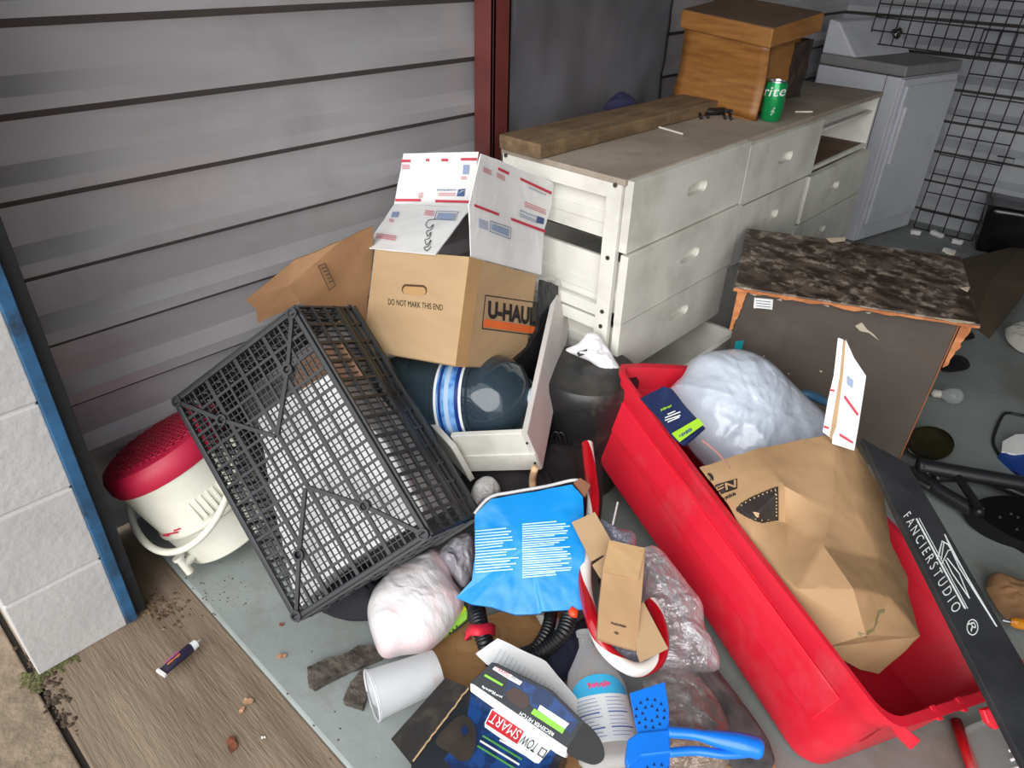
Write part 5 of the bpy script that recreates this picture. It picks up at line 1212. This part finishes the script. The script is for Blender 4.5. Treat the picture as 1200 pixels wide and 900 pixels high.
# ------------------------------------------------------------------ brown strips and little paper bag
cf = tilt(695,635,.27,25); t = thing('cardboard_strip', cf.p(695,635), 'narrow notched cardboard strip lying between the blue carton and the little paper bag', 'cardboard')
mb = MB(); mb.slab([cf.p(x,y) for x, y in ((670,612),(697,600),(717,635),(712,658),(707,650),(693,658)) if True], cf.Z, .003); mb.slab([cf.p(x,y,-.002) for x, y in ((694,662),(708,652),(716,662),(704,678))], cf.Z, .003); mb.build('strip', M_card, t)
cf2 = tilt(760,750,.205,18); MB().slab([cf2.p(x,y) for x, y in ((745,712),(754,705),(783,760),(750,776),(746,765))], cf2.Z, .003).build('cardboard_scrap', M_card, label='square cardboard scrap sticking out under the little paper bag, over the candy cane hook', cat='cardboard')
cf = tilt(728,690,.245,28); t = thing('small_paper_bag', cf.p(728,690), 'small brown paper lunch bag with a folded top, lying on the candy cane', 'bag')
mb = relief(cf, [(714,634,.012),(756,642,.012),(755,660,.014),(746,762,.006),(722,755,.008),(700,748,.004),(702,710,.008),(707,665,.012),(727,700,.016)], [(0,7,8,2,1),(2,8,3),(8,4,3),(8,5,4),(8,6,5),(8,7,6)], .018)
sbg = densify(mb, 3, .0016, 18, seed=9); sbg.build('bag_body', M_kraft, t, smooth=True, auto=30)
mb = relief(cf, [(714,633,.020),(756,642,.020),(748,679,.020),(706,669,.020)], [(0,3,2,1)], .005); densify(mb, 3, .001, 20).build('folded_top', mat('folded kraft',(176,142,100),.75,bump=.3,bscale=25), t)
mb = MB(); drapetext(mb, sbg, '~gggggggg', (734,733), (716,728), (733,737), (715,732)); drapetext(mb, sbg, '~h', (725,741), (720,739), (724,745), (719,743)); mb.build('lettering', M_ink, t)
# ------------------------------------------------------------------ clear films
M_film = film('clear crinkled film', (244,238,240), .40, .12, crinkle=True)
bag(tilt(770,700,.16,25), [(748,645),(768,640),(790,664),(808,688),(822,708),(826,738),(838,760),(842,784),(806,790),(775,785),(752,770),(748,720),(752,680)], .05, .4, 18, 26, 110, seed=31, back=.3).build('plastic_film', M_film, smooth=True, label='crinkled clear plastic film pressed against the side of the red tote', cat='plastic film')
bag(tilt(720,630,.24,30), [(703,608),(718,618),(735,622),(745,628),(744,650),(730,645),(715,640)], .03, .5, 24, 14, 60, seed=32).build('plastic_film', film('grey crinkled film',(186,186,200),.6,.2, crinkle=True), smooth=True, label='small crumpled grey plastic film above the little paper bag', cat='plastic film')
MB().tube([at(718,615,.31), at(724,588,.36)], .0022, 6).build('clear_straw', film('straw clear',(220,210,210),.6,.2), label='short clear straw standing against the red tote above the grey film', cat='straw')
bag(tilt(800,840,.09,5), [(752,800),(775,788),(805,790),(830,810),(850,845),(856,885),(840,905),(770,905),(750,890),(760,850)], .06, .3, 14, 28, 120, seed=33, back=.4).build('plastic_film', film('large clear film',(206,196,190),.30,.1, crinkle=True), smooth=True, label='large clear plastic bag lying under the blue scoop at the bottom', cat='plastic film')
bag(tilt(730,765,.13,12), [(715,752),(735,748),(750,760),(745,775),(728,778),(715,770)], .03, .5, 26, 12, 50, seed=34).build('plastic_film', film('bluish film',(190,196,214),.6,.2, crinkle=True), smooth=True, label='crumpled bluish film inside the hook of the candy cane', cat='plastic film')
bag(tilt(835,800,.07,10), [(806,792),(838,786),(846,815),(848,840),(830,830),(815,812)], .02, .3, 20, 10, 50, seed=35).build('tissue_box_flap', M_wb, smooth=True, label='pale torn paper piece beside the red tote, right of the clear bag', cat='paper')
# ------------------------------------------------------------------ cleaner bottle
b0_ = at(718,898,.055); b1_ = at(684,742,.10); d = (b1_-b0_); L = d.length
t = thing('cleaner_bottle', at(705,830,.02), 'clear plastic cleaner bottle with a white and blue label lying in the heap', 'bottle')
S = .062; prof = [(0,.030),(.004,S-.008),(.012,S),(.15,S),(.185,S*.82),(.215,S*.50),(.24,.016),(.262,.014),(.264,.017),(.275,.017)]
zn = V((0,0,1)); zn = (zn-d.normalized()*zn.dot(d.normalized())).normalized(); xn = zn.cross(d.normalized())
mb = MB(); mb.lathe(b0_, d, prof, 48, flat=.62, X=xn); mb.build('bottle_shell', film('clear bottle plastic',(245,246,246),.34,.05), t, smooth=True, auto=50)
def labpt(s, a_): return b0_+d.normalized()*s+xn*(math.cos(a_)*(S+.001))*-1*(-1)+zn*(math.sin(a_)*(S*.62+.001))
yn = d.normalized().cross(xn); sgn = 1 if yn.dot(zn) > 0 else -1
A0_, A1_ = R_(28), R_(152)
def lab(s, u): a_ = A0_+(A1_-A0_)*u; return b0_+d.normalized()*s+xn*math.cos(a_)*(S+.0012)+zn*math.sin(a_)*(S*.62+.0012)
mb = MB(); mb.grid([[lab(.030+.090*j/6, u/24) for u in range(25)] for j in range(7)]); mb.build('label', M_wprint, t, smooth=True)
mb = MB(); G = []
for j in range(7): G.append([lab(.120+(.040*math.sqrt(max(0,1-(2*u/24-1)**2*.98)))*j/6, u/24) for u in range(25)])
mb.grid(G); mb.build('label_arch', mat('sky blue print',(60,176,222),.4), t, smooth=True)
def labtext(mb, s, s0, s1, u0, u1, lift=.001, bold=0):
    uv, fs = textpoly(s, bold); P = [lab(s0+(s1-s0)*v, u0+(u1-u0)*u)+zn*lift for u, v in uv]; mb.add(P, fs)
left_u = 1 if lab(.1,1).dot(RT) < lab(.1,0).dot(RT) else 0
def U(u): return 1-u if left_u else u
mb = MB(); labtext(mb, '~jjjjj', .132, .146, U(.32), U(.68), bold=.02); mb.build('brand_lettering', mat('pink print',(230,70,110),.5), t)
mb = MB(); rnd = random.Random(5)
for c0_, c1_ in ((.06,.46),(.54,.94)):
    for k in range(11):
        s = .112-k*.0072; e_ = c0_+(c1_-c0_)*rnd.uniform(.6,1); thick = .0025 if k in (4,8) else .0009
        for m_ in range(6):
            ua, ub_ = c0_+(e_-c0_)*m_/6, c0_+(e_-c0_)*(m_+1)/6
            Q = [lab(s,U(ua)),lab(s,U(ub_)),lab(s+thick,U(ub_)),lab(s+thick,U(ua))]; mb.add([q+zn*.0008 for q in Q], [(0,1,2,3)])
mb.build('label_print', mat('label blue ink',(84,104,170),.5), t)
# ------------------------------------------------------------------ blue scoop
M_scoop = mat('bright blue plastic', (24,118,224), .3)
t = thing('pet_scoop', at(800,850,.05), 'bright blue plastic scoop with perforated jaws and rounded handle, bottom of the heap', 'scoop')
sf = tilt(765,840,.17,12)
def perf(name, poly, cx, cy, rad, h=0, holes=True):
    """solid plate: the shade of its holes is painted on as small dark triangles"""
    mb = MB(); mb.slab([sf.p(x,y,h) for x, y in poly], sf.Z, .004)
    o = mb.build(name, M_scoop, t, bevel=.001)
    if holes:
        m2 = MB()
        for rr, n_ in ((.45,7),(.85,12)):
            for k in range(n_):
                a_ = 2*math.pi*k/n_+rr; c_ = (cx+rad*rr*math.cos(a_), cy+rad*rr*math.sin(a_)*.98)
                pts_ = [sf.p(c_[0]+x, c_[1]+y, h+.0006) for x, y in ((0,-2.8),(2.0,1.4),(-2.0,1.4))]
                m2.slab(pts_, sf.Z, .0005)
        m2.build('drain_hole_shade', mat('hole shadow blue',(8,36,80),.6), o)  # dark triangles on the surface stand in for shade inside the holes
    return o
perf('jaw', [(738,812),(779,799),(784,830),(785,864),(748,864),(744,845)], 762, 836, 20)
perf('jaw', [(735,905),(742,888),(760,878),(785,882),(785,925),(735,925)], 770, 912, 20, -.004)
mb = MB(); mb.slab([sf.p(x,y,.004) for x, y in ((736,866),(748,858),(785,854),(786,882),(752,886),(736,900),(733,890))], sf.Z, .02); mb.build('hinge_wall', M_scoop, t, bevel=.003)
hp2 = [sf.p(x,y,h) for x, y, h in ((783,858,.0),(810,860,.0),(840,866,.002),(870,872,.004),(893,878,.0))]
P = spline(hp2, 40)
mb = MB(); mb.tube(P, .012, 18, rf=lambda t_, L: .010 if t_ < .35 else .010+.009*math.sin(min(1,(t_-.35)/.45)*math.pi/2)*(1 if t_ < .9 else math.sqrt(max(0.02,1-((t_-.9)/.1)**2)))); mb.build('handle', M_scoop, t, smooth=True)
P = spline([sf.p(x,y,h) for x, y, h in ((784,882,-.004),(815,880,-.004),(850,884,-.004),(880,882,-.004))], 30)
mb = MB(); mb.tube(P, .008, 14); mb.build('handle', M_scoop, t, smooth=True)

# ------------------------------------------------------------------ driveway bits
ga, gb = at(190,788,.012), at(232,752,.012); d = (gb-ga); dn = d.normalized()
t = thing('glue_tube', (ga+gb)/2-V((0,0,.018)), 'small dark tube with pink lettering and a white cap lying on the concrete', 'tube')
zt = V((0,0,1)); xt = dn.cross(zt)
mb = MB(); GG = []
for i in range(13):
    s = i/12*d.length*.80; k = i/12; rz = .002+(.010)*min(1,k*1.6); rx = .0125-.002*k
    GG.append([ga+dn*s+xt*math.cos(a_)*rx+zt*math.sin(a_)*rz for a_ in [2*math.pi*j/20 for j in range(20)]])
mb.grid(GG, 0, close=True); mb.f.append(tuple(range(20))); mb.m.append(0); mb.build('tube_body', mat('dark purple tube',(40,34,56),.35), t, smooth=True)
mb = MB(); mb.box(Fr(ga-dn*.004, xt, None, zt), -.0128, .0128, -.0, .0, 0,0) ; mb = MB(); mb.box(Fr(ga-dn*.005, dn, None, zt), 0, .007, -.0135, .0135, -.004, .004); mb.build('crimp', M_wpaper, t, bevel=.001)
mb = MB(); e = ga+dn*d.length*.80; mb.lathe(e, dn, [(0,.0105),(.014,.0095),(.0145,.004),(.018,.003),(.024,.001)], 20); mb.build('cap', M_wprint, t, smooth=True, auto=40)
mb = MB(); text(mb, '~kkkkkkk', ga+dn*.012-xt*.001+zt*.0125, ga+dn*.048-xt*.001+zt*.0125, ga+dn*.012-xt*.008+zt*.0115, ga+dn*.048-xt*.008+zt*.0115, n=zt); mb.build('lettering', mat('magenta ink',(214,70,170),.5), t)
mb = MB(); text(mb, '~llllllll', ga+dn*.014+xt*.006+zt*.0115, ga+dn*.046+xt*.006+zt*.0115, ga+dn*.014+zt*.0125, ga+dn*.046+zt*.0125, n=zt); mb.build('lettering', mat('orange lettering',(236,140,70),.5), t)
M_leaf = mat('dry leaf', (120,64,34), .8, col2=(84,44,26), scale=40)
M_leaf2 = mat('pale dry leaf', (164,124,92), .8)
rnd = random.Random(11)
def leaf(x, y, s, mt, lb, z=-.012, gp='dry leaf scraps'):
    p = at(x, y, z); a0 = rnd.uniform(0,6.28); mb = MB(); pts = []
    for k in range(9):
        a_ = a0+2*math.pi*k/9; r = s*(1+.35*math.cos(2*(a_-a0)))*rnd.uniform(.75,1.1); pts.append(p+V((math.cos(a_)*r, math.sin(a_)*r, .002+.004*rnd.random())))
    mb.slab(pts, (0,0,1), .0015); densify(mb, 2, .001, 60).build('dry_leaf', mt, label=lb, cat='leaf', group=gp)
leaf(272,873,.014,M_leaf,'rust brown square leaf scrap, nearest the bottom of the concrete strip')
leaf(291,823,.010,M_leaf2,'pale curled leaf scrap just outside the slab edge, above the rust brown scrap')
leaf(284,833,.007,M_leaf2,'tiny pale leaf crumb below the curled leaf scrap')
leaf(330,770,.009,M_leaf2,'pale leaf scrap on the painted floor left of the bark strip', .001)
leaf(309,865,.004,M_stick,'tiny white stone chip right of the rust brown leaf scrap')
leaf(330,733,.005,M_leaf,'tiny brown leaf scrap on the painted floor below the crate corner', .001)
M_soil = mat('soil litter', (80,64,48), .95, col2=(52,40,30), scale=60, bump=1)
M_litter = mat('leaf litter', (120,96,70), .9, col2=(70,52,38), scale=50)
mb = MB()
def crumb(mb, p, s):
    n_ = 5; a0 = rnd.uniform(0,6.28); top = p+V((0,0,s*.5)); ring = [p+V((math.cos(a0+2*math.pi*k/n_)*s*rnd.uniform(.5,1.2), math.sin(a0+2*math.pi*k/n_)*s*rnd.uniform(.5,1.2), rnd.random()*s*.2)) for k in range(n_)]
    mb.add([top]+ring, [(0,k+1,(k+1) % n_+1) for k in range(n_)]+[tuple(range(n_,0,-1))])
for k in range(90): crumb(mb, at(rnd.gauss(192,15), rnd.gauss(712,9), -.012), rnd.uniform(.003,.008))
mb.build('leaf_litter', M_litter, kind='stuff', label='brown leaf litter gathered at the foot of the blue door rail', cat='litter')
mb = MB()
for k in range(120):
    u = rnd.random(); crumb(mb, at(40+u*40+rnd.gauss(0,9), 765+u*85+rnd.gauss(0,6), -.013), rnd.uniform(.003,.009))
mb.build('crack_litter', M_soil, kind='stuff', label='dark soil and litter filling the joint in the concrete below the block pier', cat='litter')
M_moss = mat('moss', (92,92,52), .95, col2=(66,64,36), scale=60)
mb = MB()
for k in range(120): u = rnd.random(); crumb(mb, at(45+u*45+rnd.gauss(0,3), 792-u*24+rnd.gauss(0,3), -.012), rnd.uniform(.003,.007))
for k in range(60): crumb(mb, at(rnd.gauss(38,7), rnd.gauss(800,6), -.012), rnd.uniform(.003,.008))
mb.build('moss', M_moss, kind='stuff', label='green moss growing along the foot of the grey block pier', cat='moss')
mb = MB()
for k in range(60): crumb(mb, at(rnd.gauss(262,28), rnd.gauss(695,16), .0), rnd.uniform(.001,.003))
for k in range(40): crumb(mb, at(rnd.uniform(300,560), rnd.uniform(760,895), .0), rnd.uniform(.001,.003))
mb.build('floor_crumbs', M_soil, kind='stuff', label='scattered dark crumbs on the painted floor around the cooler and bark', cat='crumbs')
# concrete joint
mb = MB(); mb.box(WF, -6, 6, .010, .026, -.2, -.022); mb.build('trim_joint', mat('joint filler',(40,34,28),.95), kind='structure')
for o in bpy.data.objects:
    if '_w' in o.keys(): del o['_w']
